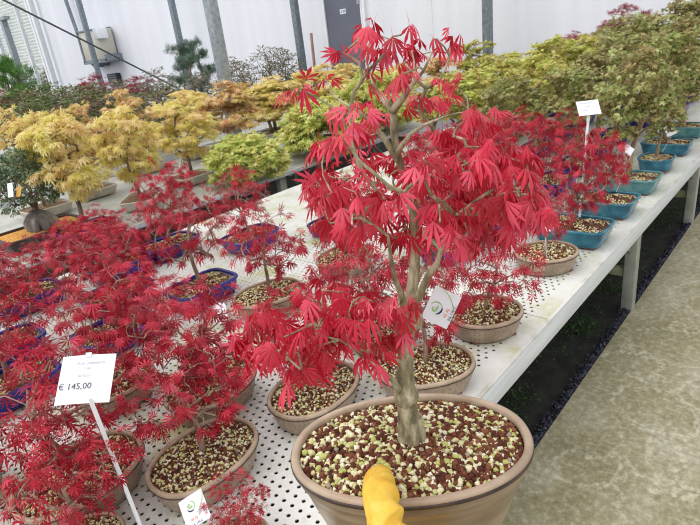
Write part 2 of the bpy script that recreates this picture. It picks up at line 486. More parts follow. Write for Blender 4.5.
def glove_mat():
    m, nt, b = nodes('yellow_rubber')
    tc = N(nt, 'ShaderNodeTexCoord')
    nz = N(nt, 'ShaderNodeTexNoise', Scale=60, Detail=6)
    nt.links.new(tc.outputs['Object'], nz.inputs['Vector'])
    r = ramp(nt, [(.3, srgb(222, 170, 46)), (.5, srgb(232, 188, 62)), (.75, srgb(240, 204, 92))])
    nt.links.new(nz.outputs['Fac'], r.inputs['Fac'])
    n2 = N(nt, 'ShaderNodeTexNoise', Scale=210, Detail=3)
    nt.links.new(tc.outputs['Object'], n2.inputs['Vector'])
    r2 = ramp(nt, [(.67, (0, 0, 0, 1)), (.74, (.7, .7, .7, 1))])
    nt.links.new(n2.outputs['Fac'], r2.inputs['Fac'])
    mx = N(nt, 'ShaderNodeMix', data_type='RGBA')
    nt.links.new(r2.outputs['Color'], mx.inputs[0]); nt.links.new(r.outputs['Color'], mx.inputs[6]); mx.inputs[7].default_value = srgb(150, 104, 40)
    nt.links.new(mx.outputs[2], b.inputs['Base Color'])
    b.inputs['Roughness'].default_value = .42
    bp = N(nt, 'ShaderNodeBump', Strength=.3, Distance=.002)
    n3 = N(nt, 'ShaderNodeTexNoise', Scale=90, Detail=3); nt.links.new(tc.outputs['Object'], n3.inputs['Vector'])
    nt.links.new(n3.outputs['Fac'], bp.inputs['Height']); nt.links.new(bp.outputs['Normal'], b.inputs['Normal'])
    return m
M['glove'] = glove_mat()
def glass_mat():
    m, nt, b = nodes('greenhouse_glass')
    b.inputs['Base Color'].default_value = (.9, .95, .95, 1)
    b.inputs['Roughness'].default_value = .08
    b.inputs['Transmission Weight'].default_value = 1.0
    b.inputs['IOR'].default_value = 1.1
    return m
M['glass'] = glass_mat()
M['cladding'] = mottled('ribbed_pale_cladding', srgb(150, 152, 146), srgb(226, 226, 222), 2.2, .6, 6, .3, .7, c3=srgb(206, 200, 186), stretch=(1, 1.2, 14))
# ------------------------------------------------------------------ leaves
def palmate(n=7, spread=150, width=.2, sizes=None, droop=.25, hi=True, petiole=0.0, fold=.05, curl=0):
    """a hand-shaped leaf: n pointed lobes fanning from the stalk, along +y, drooping in z"""
    v, f = [(0, 0, 0)], []
    for i in range(n):
        a = math.radians((i / (n - 1) - .5) * spread) if n > 1 else 0
        c = abs(i / (n - 1) - .5) * 2 if n > 1 else 0
        L = (1.0 - .45 * c ** 1.6) if sizes is None else sizes[i]
        w = width * (.75 + .25 * (1 - c)) * .5
        dx, dy = math.sin(a), math.cos(a)
        px, py = dy, -dx
        def P(t, s, lift=0):
            z = -droop * (t * L) ** 2 + lift - curl * t * c
            return (dx * L * t + px * s * w, dy * L * t + py * s * w, z)
        b = len(v)
        if hi:
            v += [P(.3, -.5, -fold * .6), P(.3, 0), P(.3, .5, -fold * .6), P(.62, -.9, -fold), P(.62, 0), P(.62, .9, -fold), P(1, 0)]
            f += [(0, b + 1, b), (0, b + 2, b + 1), (b, b + 1, b + 4, b + 3), (b + 1, b + 2, b + 5, b + 4), (b + 3, b + 4, b + 6), (b + 4, b + 5, b + 6)]
        else:
            v += [P(.5, -1, -fold), P(.5, 1, -fold), P(1, 0)]
            f += [(0, b + 1, b), (b, b + 1, b + 2)]
    if petiole:
        b = len(v)
        v += [(-.012, 0, 0), (.012, 0, 0), (0, -petiole, .1 * petiole)]
        f += [(b, b + 1, b + 2)]
    return np.array(v), f

LEAF = {
    'hero': [palmate(n, sp, .2, droop=d, fold=.03, petiole=.6, curl=c) for n, sp, d, c in ((7, 136, .4, .2), (5, 100, .8, .3), (5, 110, .25, .15), (5, 74, .55, .35))],
    'red': [palmate(7, 170, .15, droop=d, hi=False, petiole=.5, fold=.04) for d in (.2, .5)],
    'red5': [palmate(5, 150, .16, droop=d, hi=False, petiole=.5, fold=.04) for d in (.2, .5)],
    'yellow': [palmate(5, 160, .25, droop=d, hi=False, petiole=.4, fold=.05) for d in (.25, .6)],
    'lime': [palmate(5, 180, .34, droop=d, hi=False, petiole=.3, fold=.05) for d in (.2, .45)],
    'trident': [palmate(3, 96, .5, droop=d, hi=False, petiole=.4, fold=.06, sizes=(.85, 1, .85)) for d in (.2, .5)],
    'ovate': [palmate(1, 0, .6, droop=.2, hi=True, fold=.08), palmate(1, 0, .55, droop=.4, hi=True, fold=.08)],
    'needle': [palmate(7, 300, .16, droop=0, hi=False, fold=0, sizes=[1] * 7), palmate(6, 250, .16, droop=-.4, hi=False, fold=0, sizes=[1] * 6)],
}

def fans(rng, tips, dirs, kind, per, size, spread, centre, droop=.6, updir=.5, jit=.35, thin=None):
    """leaves set round every twig tip; returns a mesh"""
    tips = np.asarray(tips, float); dirs = np.asarray(dirs, float)
    k = len(tips)
    P = np.repeat(tips, per, 0); D = np.repeat(dirs, per, 0)
    n = len(P)
    az = rng.uniform(0, 2 * PI, n)
    out = np.stack([np.cos(az), np.sin(az), np.zeros(n)], 1)
    rad = P - np.asarray(centre); rad[:, 2] *= .5
    rad /= np.maximum(np.linalg.norm(rad, axis=1, keepdims=True), 1e-6)
    side = out + .7 * rad + .5 * D
    side /= np.maximum(np.linalg.norm(side, axis=1, keepdims=True), 1e-6)
    off = rng.uniform(.25, 1, (n, 1))
    P = P + side * spread * off + rng.normal(size=(n, 3)) * spread * jit * np.array([1, 1, .6])
    A = side * (1 - droop * .5) + np.array([0, 0, -1.0]) * droop + rng.normal(size=(n, 3)) * .25
    Nn = np.array([0, 0, 1.0]) * updir + side * .8 + rng.normal(size=(n, 3)) * .3
    S = size * rng.uniform(.65, 1.2, n)
    if thin is not None:
        k_ = rng.uniform(0, 1, n) < np.interp(P[:, 2], thin[0], thin[1])
        P, A, Nn, S = P[k_], A[k_], Nn[k_], S[k_] * np.interp(P[k_, 2], thin[0], thin[2])
        n = len(P)
    T = LEAF[kind]
    pick = rng.integers(0, len(T), n)
    parts = []
    for i, (tv, tf) in enumerate(T):
        q = pick == i
        if q.any():
            parts.append(instance_mesh(tv, tf, P[q], A[q], Nn[q], S[q]))
    return inst_join(parts)

# ------------------------------------------------------------------ branching
def grow(rng, chains, targets, rtip=.0011, step=.03, low=.3, penal=1.0, sides=5, wob=.12, pipe=.5, taper=1.0):
    """chains: main limbs (list of points + radii). Every target gets a twig from the nearest limb; returns mesh, tip directions"""
    P, par, fixed = [], [], []
    mains = []
    for pts, r0, r1 in chains:
        pts = [np.array(p, float) for p in pts]
        dense = []
        for i in range(len(pts) - 1):
            L = np.linalg.norm(pts[i + 1] - pts[i]); m = max(1, int(L / step))
            for j in range(m): dense.append(pts[i] + (pts[i + 1] - pts[i]) * j / m)
        dense.append(pts[-1])
        prev = -1
        if P:
            d = np.linalg.norm(np.array(P) - dense[0], axis=1); prev = int(d.argmin())
        ids = []
        for i, q in enumerate(dense):
            P.append(q); par.append(prev); fixed.append(r1 + (r0 - r1) * (1 - i / max(1, len(dense) - 1)) ** taper); prev = len(P) - 1; ids.append(prev)
        mains.append(ids)
    nmain = len(P)
    zlow = P[0][2] + low
    order = sorted(range(len(targets)), key=lambda i: np.linalg.norm(np.array(targets[i]) - P[0]))
    tipdir = [None] * len(targets)
    kids = {}
    twigs = []
    for ti in order:
        t = np.array(targets[ti], float)
        A = np.array(P)
        d = np.linalg.norm(A - t, axis=1)
        c = d * (1 + penal * np.clip((A[:, 2] - t[2]) / np.maximum(d, 1e-6), 0, 1)) + np.where(A[:, 2] < zlow, .12, 0)
        b = int(c.argmin())
        L = d[b]
        if par[b] >= 0:
            base = A[b] - A[par[b]]; base = base / (np.linalg.norm(base) + 1e-9)
        else: base = np.array([0, 0, 1.])
        m = max(2, int(L / step))
        ctrl = A[b] + base * L * .3 + (t - A[b]) * .3 + np.array([0, 0, .12 * L])
        prev = b
        path = [b]
        for j in range(1, m + 1):
            s = j / m
            q = (1 - s) ** 2 * A[b] + 2 * s * (1 - s) * ctrl + s * s * t
            if j < m: q = q + rng.normal(size=3) * wob * L / m
            P.append(q); par.append(prev); fixed.append(None); prev = len(P) - 1
            path.append(prev)
        twigs.append(path)
        dd = P[prev] - P[par[prev]]
        tipdir[ti] = dd / (np.linalg.norm(dd) + 1e-9)
    cnt = np.zeros(len(P))
    for path in twigs:
        i = path[-1]
        while i >= 0:
            cnt[i] += 1; i = par[i]
    rad = [f if f is not None else rtip * max(1, cnt[i]) ** pipe for i, f in enumerate(fixed)]
    mb = MB()
    for ids in mains:
        pts = [P[i] for i in ids]; rr = [rad[i] for i in ids]
        if par[ids[0]] >= 0:
            pts = [P[par[ids[0]]]] + pts; rr = [rr[0]] + rr
        mb.tube(pts, rr, max(sides, 8))
    for path in twigs:
        rr = [rad[i] for i in path]
        rr[0] = min(rr[0], rr[1] * 1.25)
        mb.tube([P[i] for i in path], rr, sides, caps=False)
    return mb.mesh('trunk'), tipdir

def curvy(rng, h, lean=(0, 0), bend=.03, n=6, x0=0, y0=0):
    pts = []
    ph = rng.uniform(0, 6.28)
    for i in range(n + 1):
        t = i / n
        pts.append((x0 + lean[0] * t + bend * math.sin(ph + t * 4.5) * t, y0 + lean[1] * t + bend * math.cos(ph + t * 3.9) * t, h * t))
    return pts

def ell(rng, n, c, r, shell=0.0, zmin=-9):
    out = []
    while len(out) < n:
        p = rng.uniform(-1, 1, 3)
        d = np.linalg.norm(p)
        if shell < d < 1:
            q = np.array(c) + p * np.array(r)
            if q[2] > zmin: out.append(q)
    return out

PROTO = {}
def proto(kind, i):
    """trunk + foliage meshes, made once per kind and variant. Unit: soil at z=0"""
    if (kind, i) in PROTO: return PROTO[kind, i]
    rng = np.random.default_rng(abs(hash_(kind)) + 17 * i)
    U = rng.uniform
    if kind == 'red':
        lean = (U(-.06, .06), U(-.06, .06))
        tr = curvy(rng, U(.2, .26), lean, .03)
        ch = [(tr, U(.009, .013), .003)]
        for k in range(4):
            a = U(0, 6.28); z = tr[3 + k % 3]
            ch.append(([z, (z[0] + .05 * math.cos(a), z[1] + .05 * math.sin(a), z[2] + .035), (z[0] + .11 * math.cos(a), z[1] + .11 * math.sin(a), z[2] + U(.03, .08))], .004, .0018))
        tg = ell(rng, 105, (lean[0], lean[1], .235), (.2, .2, .15), .25, .05)
        me, td = grow(rng, ch, tg, .0009, .03, .1)
        fo = fans(rng, tg, td, 'red' if i % 2 else 'red5', 5, .036, .021, (0, 0, .2), .45)
        mats = ('red_bark', 'red_leaf')
    elif kind in ('yellow', 'orange'):
        tr = curvy(rng, .40, (U(-.05, .05), U(-.05, .05)), .035)
        ch = [(tr, .014, .005)]
        tg = []
        for c in ell(rng, 34, (0, 0, .41), (.19, .19, .235), .45):
            tg += ell(rng, 7, c, (.065, .065, .03))
        me, td = grow(rng, ch, tg, .001, .035, .1)
        fo = fans(rng, tg, td, 'yellow', 10, .039, .03, (0, 0, .3), .55)
        mats = ('grey_bark', kind + '_leaf')
    elif kind == 'lime':
        tr = curvy(rng, .12, (U(-.02, .02), U(-.02, .02)), .02)
        ch = [(tr, .012, .005)]
        tg = ell(rng, 210, (0, 0, .1), (.24, .24, .2), .6, .02)
        me, td = grow(rng, ch, tg, .001, .05, .04)
        fo = fans(rng, tg, td, 'lime', 22, .029, .03, (0, 0, .02), .35)
        mats = ('grey_bark', 'lime_leaf')
    elif kind in ('olive', 'trident', 'bronze'):
        tr = curvy(rng, .38, (U(-.05, .05), U(-.05, .05)), .03)
        ch = [(tr, U(.017, .022), .005)]
        for k in range(4):
            a = U(0, 6.28); z = tr[3 + k % 3]
            ch.append(([z, (z[0] + .06 * math.cos(a), z[1] + .06 * math.sin(a), z[2] + .05), (z[0] + .12 * math.cos(a), z[1] + .12 * math.sin(a), z[2] + U(.05, .13))], .006, .0022))
        tg = []
        for c in ell(rng, 28, (0, 0, .42), (.19, .19, .2), .35):
            tg += ell(rng, 7, c, (.06, .06, .045))
        me, td = grow(rng, ch, tg, .001, .04, .12)
        fo = fans(rng, tg, td, 'lime' if kind == 'olive' else 'trident', 13, .028 if kind == 'olive' else .025, .032, (0, 0, .28), .45)
        mats = ('tan_bark', kind + '_leaf')
    elif kind == 'dome':
        tr = curvy(rng, .17, (.02, .0), .02)
        ch = [(tr, .035, .014)]
        for k in range(5):
            a = k * 1.26 + U(-.3, .3)
            ch.append(([tr[4], (.06 * math.cos(a), .06 * math.sin(a), .19), (.14 * math.cos(a), .14 * math.sin(a), .24)], .012, .004))
        tg = ell(rng, 200, (0, 0, .27), (.24, .24, .17), .4, .14)
        me, td = grow(rng, ch, tg, .0012, .05, .05)
        fo = fans(rng, tg, td, 'ovate', 22, .025, .034, (0, 0, .12), .2)
        mats = ('grey_bark', 'dark_leaf')
    elif kind in ('shrub', 'green', 'plum'):
        tr = curvy(rng, .42, (U(-.05, .05), U(-.05, .05)), .05)
        ch = [(tr, .014, .005)]
        for k in range(5):
            a = U(0, 6.28); z = tr[2 + k % 4]
            ch.append(([z, (z[0] + .07 * math.cos(a), z[1] + .07 * math.sin(a), z[2] + .05), (z[0] + .13 * math.cos(a), z[1] + .13 * math.sin(a), z[2] + U(.04, .12))], .006, .002))
        tg = ell(rng, 140, (0, 0, .42), (.2, .2, .26), .25)
        me, td = grow(rng, ch, tg, .0014, .04, .08, wob=.3)
        fo = fans(rng, tg, td, 'red5' if kind == 'plum' else 'ovate', 8 if kind == 'shrub' else 16, .034 if kind == 'plum' else .029, .035, (0, 0, .3), .25)
        mats = ('grey_bark', {'shrub': 'shrub_leaf', 'green': 'green_leaf', 'plum': 'dark_red_leaf'}[kind])
    elif kind in ('juniper', 'pine'):
        tr = curvy(rng, .42, (U(-.06, .06), U(-.06, .06)), .06)
        ch = [(tr, .016, .005)]
        tg = []
        for k in range(9):
            a = k * 2.4; z = .18 + .034 * k; r = .17 * (1 - .07 * k)
            c = np.array([r * math.cos(a), r * math.sin(a), z])
            tg += ell(rng, 16, c, (.1, .1, .03))
        tg += ell(rng, 10, (tr[-1][0], tr[-1][1], .47), (.08, .08, .035))
        me, td = grow(rng, ch, tg, .0013, .04, .1)
        fo = fans(rng, tg, td, 'needle', 10, .03, .03, (0, 0, .2), -.35, 1.0)
        mats = ('grey_bark', 'pine_leaf' if kind == 'juniper' else 'teal_pine_leaf')
    me.materials.append(M[mats[0]]); fo.materials.append(M[mats[1]])
    for q in (me, fo):
        q.polygons.foreach_set('use_smooth', [True] * len(q.polygons))
    PROTO[kind, i] = (me, fo)
    return me, fo

def hash_(s):
    h = 7
    for ch in s: h = (h * 31 + ord(ch)) % 100003
    return h

# ------------------------------------------------------------------ pots
def se(a, b, n, t):
    c, s = math.cos(t), math.sin(t)
    return a * math.copysign(abs(c) ** (2 / n), c), b * math.copysign(abs(s) ** (2 / n), s)

def loft(a, b, n, prof, K=56, close=True, uvh=None):
    """prof: (inset, z) pairs: every ring is the outline pulled in by inset"""
    vs, fs = [], []
    for ins, z in prof:
        for k in range(K):
            x, y = se(a - ins, b - ins, n, 2 * PI * k / K)
            vs.append((x, y, z))
    R = len(prof)
    for i in range(R - 1):
        for k in range(K):
            k2 = (k + 1) % K
            fs.append((i * K + k, i * K + k2, (i + 1) * K + k2, (i + 1) * K + k))
    if close:
        fs.append(tuple(reversed(range(K))))
        fs.append(tuple((R - 1) * K + k for k in range(K)))
    me = bpy.data.meshes.new('loft')
    me.from_pydata(vs, [], fs)
    uv = me.uv_layers.new(name='UVMap')
    zs = [p[1] for p in prof]; z0, z1 = min(zs), max(zs)
    for p in me.polygons:
        ks = [me.loops[l].vertex_index % K for l in p.loop_indices]
        wrap = max(ks) - min(ks) > K / 2
        for l, k in zip(p.loop_indices, ks):
            kk = k + K if (wrap and k < K / 2) else k
            uv.data[l].uv = (kk / K, (vs[me.loops[l].vertex_index][2] - z0) / (z1 - z0 + 1e-9))
    me.update()
    return me

def torus_rim(a, b, n, prof, K=56):
    """closed ring section (inset, z) swept round the outline"""
    vs, fs = [], []
    R = len(prof)
    for ins, z in prof:
        for k in range(K):
            x, y = se(a - ins, b - ins, n, 2 * PI * k / K)
            vs.append((x, y, z))
    for i in range(R):
        i2 = (i + 1) % R
        for k in range(K):
            k2 = (k + 1) % K
            fs.append((i * K + k, i * K + k2, i2 * K + k2, i2 * K + k))
    me = bpy.data.meshes.new('rim')
    me.from_pydata(vs, [], fs); me.update()
    return me

def soil_mesh(rng, a, b, n, z, dome, count, size, detail=0):
    """granules heaped over a dark bed, as one mesh with island colours; returns (bed, grains)"""
    rings = 7; K = 40
    vs = [(0, 0, z + dome)]; fs = []
    for i in range(1, rings + 1):
        t = i / rings
        for k in range(K):
            x, y = se(a * t, b * t, n if t > .5 else 2, 2 * PI * k / K)
            vs.append((x, y, z + dome * (1 - t * t)))
    for k in range(K): fs.append((0, 1 + k, 1 + (k + 1) % K))
    for i in range(rings - 1):
        for k in range(K):
            k2 = (k + 1) % K
            fs.append((1 + i * K + k, 1 + (i + 1) * K + k, 1 + (i + 1) * K + k2, 1 + i * K + k2))
    bed = bpy.data.meshes.new('bed'); bed.from_pydata(vs, [], fs); bed.update()
    bm = bmesh.new()
    bmesh.ops.create_icosphere(bm, subdivisions=1 + detail, radius=1)
    tv = np.array([v.co[:] for v in bm.verts]); tf = [tuple(v.index for v in f.verts) for f in bm.faces]
    bm.free()
    parts = []
    per = count // 6
    for q in range(6):
        t2 = tv * (1 + rng.normal(size=(len(tv), 1)) * .16) * rng.uniform(.7, 1.2, 3)
        # stratified scatter: area-uniform in the outline
        r = np.sqrt(rng.uniform(0, 1, per)); th = rng.uniform(0, 2 * PI, per)
        P = np.zeros((per, 3))
        for j in range(per):
            x, y = se(a, b, n, th[j]); 
            P[j] = (x * r[j] * .985, y * r[j] * .985, z + dome * (1 - r[j] ** 2) + size * rng.uniform(-.15, .75))
        A = rng.normal(size=(per, 3)); Nn = rng.normal(size=(per, 3))
        parts.append(instance_mesh(t2, tf, P, A, Nn, size * rng.uniform(.6, 1.2, per)))
    return bed, inst_join(parts)

POT = {}
def pot_parts(kind):
    """list of (name, mesh, sub-parts) for each pot kind; local origin at the middle of the base"""
    if kind in POT: return POT[kind]
    rng = np.random.default_rng(hash_(kind))
    def fin(me, m, smooth=True):
        me.materials.append(M[m])
        if smooth: me.polygons.foreach_set('use_smooth', [True] * len(me.polygons))
        return me
    feet = []
    if kind in ('tan', 'tan_round'):
        a, b, n, h = (.145, .112, 2.25, .082) if kind == 'tan' else (.128, .112, 2.1, .082)
        body = fin(loft(a, b, n, [(.03, .006), (.022, .004), (.018, .012), (.010, .035), (.005, .062), (.004, h - .012), (.0105, h - .012), (.013, .05)], close=True), 'tan_pot')
        rim = fin(torus_rim(a, b, n, [(.003, h - .014), (-.001, h - .011), (-.0005, h - .003), (.003, h), (.007, h), (.0098, h - .003), (.0105, h - .014)]), 'tan_rim')
        line = fin(torus_rim(a, b, n, [(-.0002, h - .0135), (-.0022, h - .0128), (-.0022, h - .0105), (.0002, h - .0098)]), 'rim_line')
        for sx, sy in ((1, 1), (1, -1), (-1, 1), (-1, -1)):
            feet.append(fin(bevel_box(sx * a * .45 - .02, sx * a * .45 + .02, sy * b * .55 - .012, sy * b * .55 + .012, 0, .0095, .003), 'clay_foot', False))
        bed, gr = soil_mesh(rng, a - .0105, b - .0105, n, h - .014, .012, 2100, .0042)
        POT[kind] = dict(h=h - .004, a=a, b=b, body=body, rim=rim, line=line, feet=feet, bed=fin(bed, 'soil_base'), grains=fin(gr, 'granules2', False))
    else:
        spec = dict(teal_rect=(.15, .112, 6, .085, 'teal_pot', .022), teal2_rect=(.15, .112, 7, .085, 'teal2_pot', .022), teal_oval=(.12, .1, 2.6, .085, 'teal_pot', .018),
                    blue_rect=(.15, .105, 5, .08, 'blue_pot', .022), blue_tray=(.175, .115, 5, .07, 'blue_pot', .02), white_rect=(.17, .125, 7, .08, 'white_pot', .03),
                    grey_rect=(.17, .125, 6, .08, 'grey_pot', .026), dark_tray=(.25, .16, 9, .09, 'dark_pot', .012), tan_plain=(.145, .11, 2.3, .08, 'grey_pot', .012))[kind]
        a, b, n, h, mt, fl = spec
        body = fin(loft(a, b, n, [(fl + .02, .010), (fl, .009), (fl * .85, .018), (fl * .4, h * .55), (.006, h - .016), (.004, h - .012), (.014, h - .012), (.018, .045)]), mt)
        rim = fin(torus_rim(a, b, n, [(.005, h - .014), (0, h - .011), (0, h - .003), (.003, h), (.010, h), (.0135, h - .003), (.0135, h - .014)]), mt)
        for sx, sy in ((1, 1), (1, -1), (-1, 1), (-1, -1)):
            feet.append(fin(bevel_box(sx * (a - fl - .035) - .022, sx * (a - fl - .035) + .022, sy * (b - fl - .022) - .014, sy * (b - fl - .022) + .014, 0, .013, .004), 'clay_foot' if 'teal' in kind else mt, False))
        bed, gr = soil_mesh(rng, a - .0145, b - .0145, n, h - .016, .014, 1900, .0046)
        soilm = 'orange_grit' if kind == 'dark_tray' else ('brown_soil' if kind in ('white_rect', 'grey_rect', 'tan_plain') else 'soil_base')
        POT[kind] = dict(h=h - .003, a=a, b=b, body=body, rim=rim, line=None, feet=feet, bed=fin(bed, soilm), grains=fin(gr, 'granules2', False) if soilm == 'soil_base' else None)
    return POT[kind]

def child(name, me, parent, rz=0.0, scale=None, loc=None):
    o = bpy.data.objects.new(name, me); COL.objects.link(o); o.parent = parent
    o.rotation_euler = (0, 0, rz)
    if scale: o.scale = scale
    if loc: o.location = loc
    return o

NAMES = dict(red='potted_red_maple', yellow='potted_yellow_maple', orange='potted_orange_maple', lime='potted_lime_maple', olive='potted_green_maple',
             trident='potted_trident_maple', bronze='potted_bronze_maple', dome='potted_evergreen_tree', shrub='potted_grey_shrub', green='potted_green_shrub',
             plum='potted_purple_maple', juniper='potted_juniper', pine='potted_pine')

def plant(kind, var, x, y, z, potk, label, prz=0.0, trz=0.0, sr=1.0, sz=1.0, ps=1.0, tilt=(0, 0), full=True, group=None):
    """a potted tree: pot > rim, foot; soil; trunk; foliage"""
    t = thing(NAMES[kind], label, 'bonsai tree', (x, y, z), 0, group or 'potted bonsai trees on the benches')
    p = pot_parts(potk)
    sc = (ps, ps, ps)
    pot = child('pot', p['body'], t, prz, sc)
    child('rim', p['rim'], pot)
    if p['line'] is not None and full:
        l = child('rim_line', p['line'], pot); l['label'] = 'dark glaze line under the pot rim'
    for f in p['feet']:
        child('foot', f, pot)
    s = child('soil', p['bed'], t, prz, sc)
    if p['grains'] is not None and full:
        g = child('granules', p['grains'], s); g['kind'] = 'stuff'
    tm, fm = proto(kind, var)
    zz = (p['h'] + .0) * ps - .008
    for nm, me in (('trunk', tm), ('foliage', fm)):
        o = child(nm, me, t, trz, (sr, sr, sz), (0, 0, zz))
        o.rotation_euler = (tilt[0], tilt[1], trz)
    return t
# ------------------------------------------------------------------ the setting
WX = 7.2
def slab(x0, x1, y0, y1, z0, z1):
    mb = MB(); mb.box(x0, x1, y0, y1, z0, z1); return mb.mesh()
structure('floor', slab(-3, WX, -6, .71, -.15, 0), M['floor'], 'concrete walkway stained green and tan with algae, marked by pale scrubbing rings')
bed = structure('floor_bed', slab(-3, WX, .71, 24, -.15, -.012), M['bed'], 'dark soil bed under the benches, shade put into its colour')
structure('wall_far', slab(WX, WX + .15, -6, 16.95, -.15, 5.2), M['wall'], 'white panelled wall behind the benches')
seams = MB()
for y in (4.55, .15, 9.4):
    seams.box(WX - .004, WX + .001, y - .004, y + .004, 0, 5.2)
structure('trim_1', seams.mesh(), plain('panel_joint', srgb(222, 224, 232), .6), 'faint vertical panel joints on white wall')

# black chips along the edge of the walkway, weeds further in
rng = np.random.default_rng(3)
bm = bmesh.new(); bmesh.ops.create_icosphere(bm, subdivisions=1, radius=1)
tv = np.array([v.co[:] for v in bm.verts]); tf = [tuple(v.index for v in f.verts) for f in bm.faces]; bm.free()
k = 5200
P = np.stack([rng.uniform(.8, 6.5, k), .714 + np.abs(rng.normal(0, .02, k)), rng.uniform(-.012, .012, k)], 1)
o = link('gravel', inst_join([instance_mesh(tv * np.array([1, .7, .6]) * (1 + rng.normal(size=(len(tv), 1)) * .15), tf, P, rng.normal(size=(k, 3)), rng.normal(size=(k, 3)), rng.uniform(.004, .010, k))]), M['chips'], smooth=False)
tag(o, 'strip of blue grey stone chips along the edge of the concrete walkway', 'gravel', kind='stuff')
k = 16000
cx = rng.uniform(1.0, 6.4, 260); cy = rng.uniform(.82, 1.75, 260)
ci = rng.integers(0, 260, k)
P = np.stack([cx[ci] + rng.normal(0, .045, k), cy[ci] + rng.normal(0, .045, k), np.abs(rng.normal(0, .018, k)) - .01], 1)
P[:, 1] = np.maximum(P[:, 1], .775)
A = rng.normal(size=(k, 3)); A[:, 2] = np.abs(A[:, 2]) * .6
tvl, tfl = LEAF['ovate'][0]
o = link('moss', inst_join([instance_mesh(tvl, tfl, P, A, np.tile([0, 0, 1.], (k, 1)) + rng.normal(size=(k, 3)) * .4, rng.uniform(.007, .02, k))]), M['moss'], smooth=False)
tag(o, 'small green weeds and moss on the dark soil beneath the front bench', 'moss', kind='stuff')

# door in the white wall
dmb = MB(); dmb.box(WX - .03, WX, 5.80, 6.52, 0, 2.9)
door = structure('door_1', dmb.mesh(), M['door'], 'slate grey door in white wall with a small white plate')
fmb = MB(); fmb.box(WX - .05, WX, 5.71, 5.755, 0, 2.95); fmb.box(WX - .045, WX, 5.765, 5.795, 0, 2.95); fmb.box(WX - .05, WX, 6.525, 6.56, 0, 2.95)
link('door_frame', fmb.mesh(), M['white'], door, False)
hmb = MB(); hmb.box(WX - .07, WX - .03, 5.79, 5.83, 2.02, 2.1); hmb.box(WX - .07, WX - .03, 5.79, 5.83, 1.2, 1.28)
link('hinge', hmb.mesh(), M['galv'], door, False)
link('door_sign', slab(WX - .036, WX - .03, 6.09, 6.21, 1.92, 1.99), M['paper'], door, False)
tm = MB()
for i in range(3):
    y = 6.185 - i * .034
    tm.box(WX - .038, WX - .036, y - .022, y, 1.94, 1.948); tm.box(WX - .038, WX - .036, y - .022, y, 1.962, 1.97)
    tm.box(WX - .038, WX - .036, y - .022 if i % 2 else y - .006, y if not i % 2 else y - .016, 1.94, 1.97)
link('sign_lettering', tm.mesh(), M['ink'], door, False)

# glazed bay at the end of the white wall
win = structure('window_1', slab(WX + .04, WX + .05, 17.0, 23, .3, 5), M['glass'], 'tall greenhouse glazing beyond the end of the white wall')
fr = MB()
fr.box(WX - .06, WX + .1, 16.95, 17.07, 0, 5.2)
fr.box(WX - .05, WX + .1, 17.42, 17.56, 0, 5.2); fr.box(WX - .03, WX + .1, 17.66, 17.78, 0, 5.2)
fr.box(WX - .02, WX + .08, 18.55, 18.63, 0, 5.2)
fr.box(WX - .03, WX + .08, 19.8, 20.0, 2.05, 2.2); fr.box(WX - .03, WX + .08, 20.0, 23, 2.05, 2.2)
fr.box(WX - .03, WX + .08, 20.6, 20.68, 0, 3.0); fr.box(WX - .03, WX + .08, 19.8, 23, 2.95, 3.05)
link('window_frame', fr.mesh(), M['white'], win, False)
pm = MB(); pm.box(WX - .10, WX + .06, 19.58, 19.76, 0, 3.2); pm.box(WX - .12, WX + .06, 19.3, 23, 3.17, 3.26)
link('window_post', pm.mesh(), M['galv'], win, False)
# ribbed cladding of the next building, seen through the glass
cl = MB()
for i in range(46):
    z = .2 + i * .11
    cl.tube([(WX + 2.2, 16, z), (WX + 2.2, 30, z)], .062, 6)
structure('wall_outside', cl.mesh(), M['cladding'], 'ribbed pale cladding of the building outside the glazing')

# bushes outside, dim behind the glass
rng = np.random.default_rng(21)
k = 5000
bc = np.stack([rng.uniform(8.0, 8.8, 40), rng.uniform(16.6, 22, 40), rng.uniform(.3, 1.5, 40)], 1)
ci = rng.integers(0, 40, k)
P = bc[ci] + rng.normal(0, .16, (k, 3)); P[:, 2] = np.maximum(P[:, 2], .05)
o = link('hedge', inst_join([instance_mesh(LEAF['ovate'][0][0], LEAF['ovate'][0][1], P, rng.normal(size=(k, 3)), rng.normal(size=(k, 3)), rng.uniform(.06, .12, k))]), M['green_leaf'])
tag(o, 'loose green bushes seen through the tall glazing', 'hedge', kind='stuff')

# steel columns along the wall and between the benches
def column(y, x, w, d, label, h=5.1):
    mb = MB(); mb.box(-w / 2, w / 2, -d / 2, d / 2, .012, h)
    t = thing('steel_column', label, 'column', (x, y, 0), 0, 'galvanised steel columns')
    link('post', bevel_box(-w / 2, w / 2, -d / 2, d / 2, .012, h, .008), M['galv_dark'] if w < .11 else M['galv'], t)
    link('base_plate', slab(-w, w, -d, d, 0, .012), M['galv'], t, False)
column(13.44, 6.6, .1, .1, 'thin galvanised steel column standing in front of the beige air conditioner')
column(10.08, 6.75, .1, .11, 'thin galvanised steel column behind the small blue-green pine')
column(6.78, 6.75, .1, .1, 'thin galvanised steel column just left of the slate grey door')
column(3.475, 6.75, .105, .1, 'thin galvanised steel column right of the grey door, above the yellow-green maples')
column(5.28, 4.01, .115, .115, 'thick pale galvanised column rising between the yellow maples, nearest of the columns')

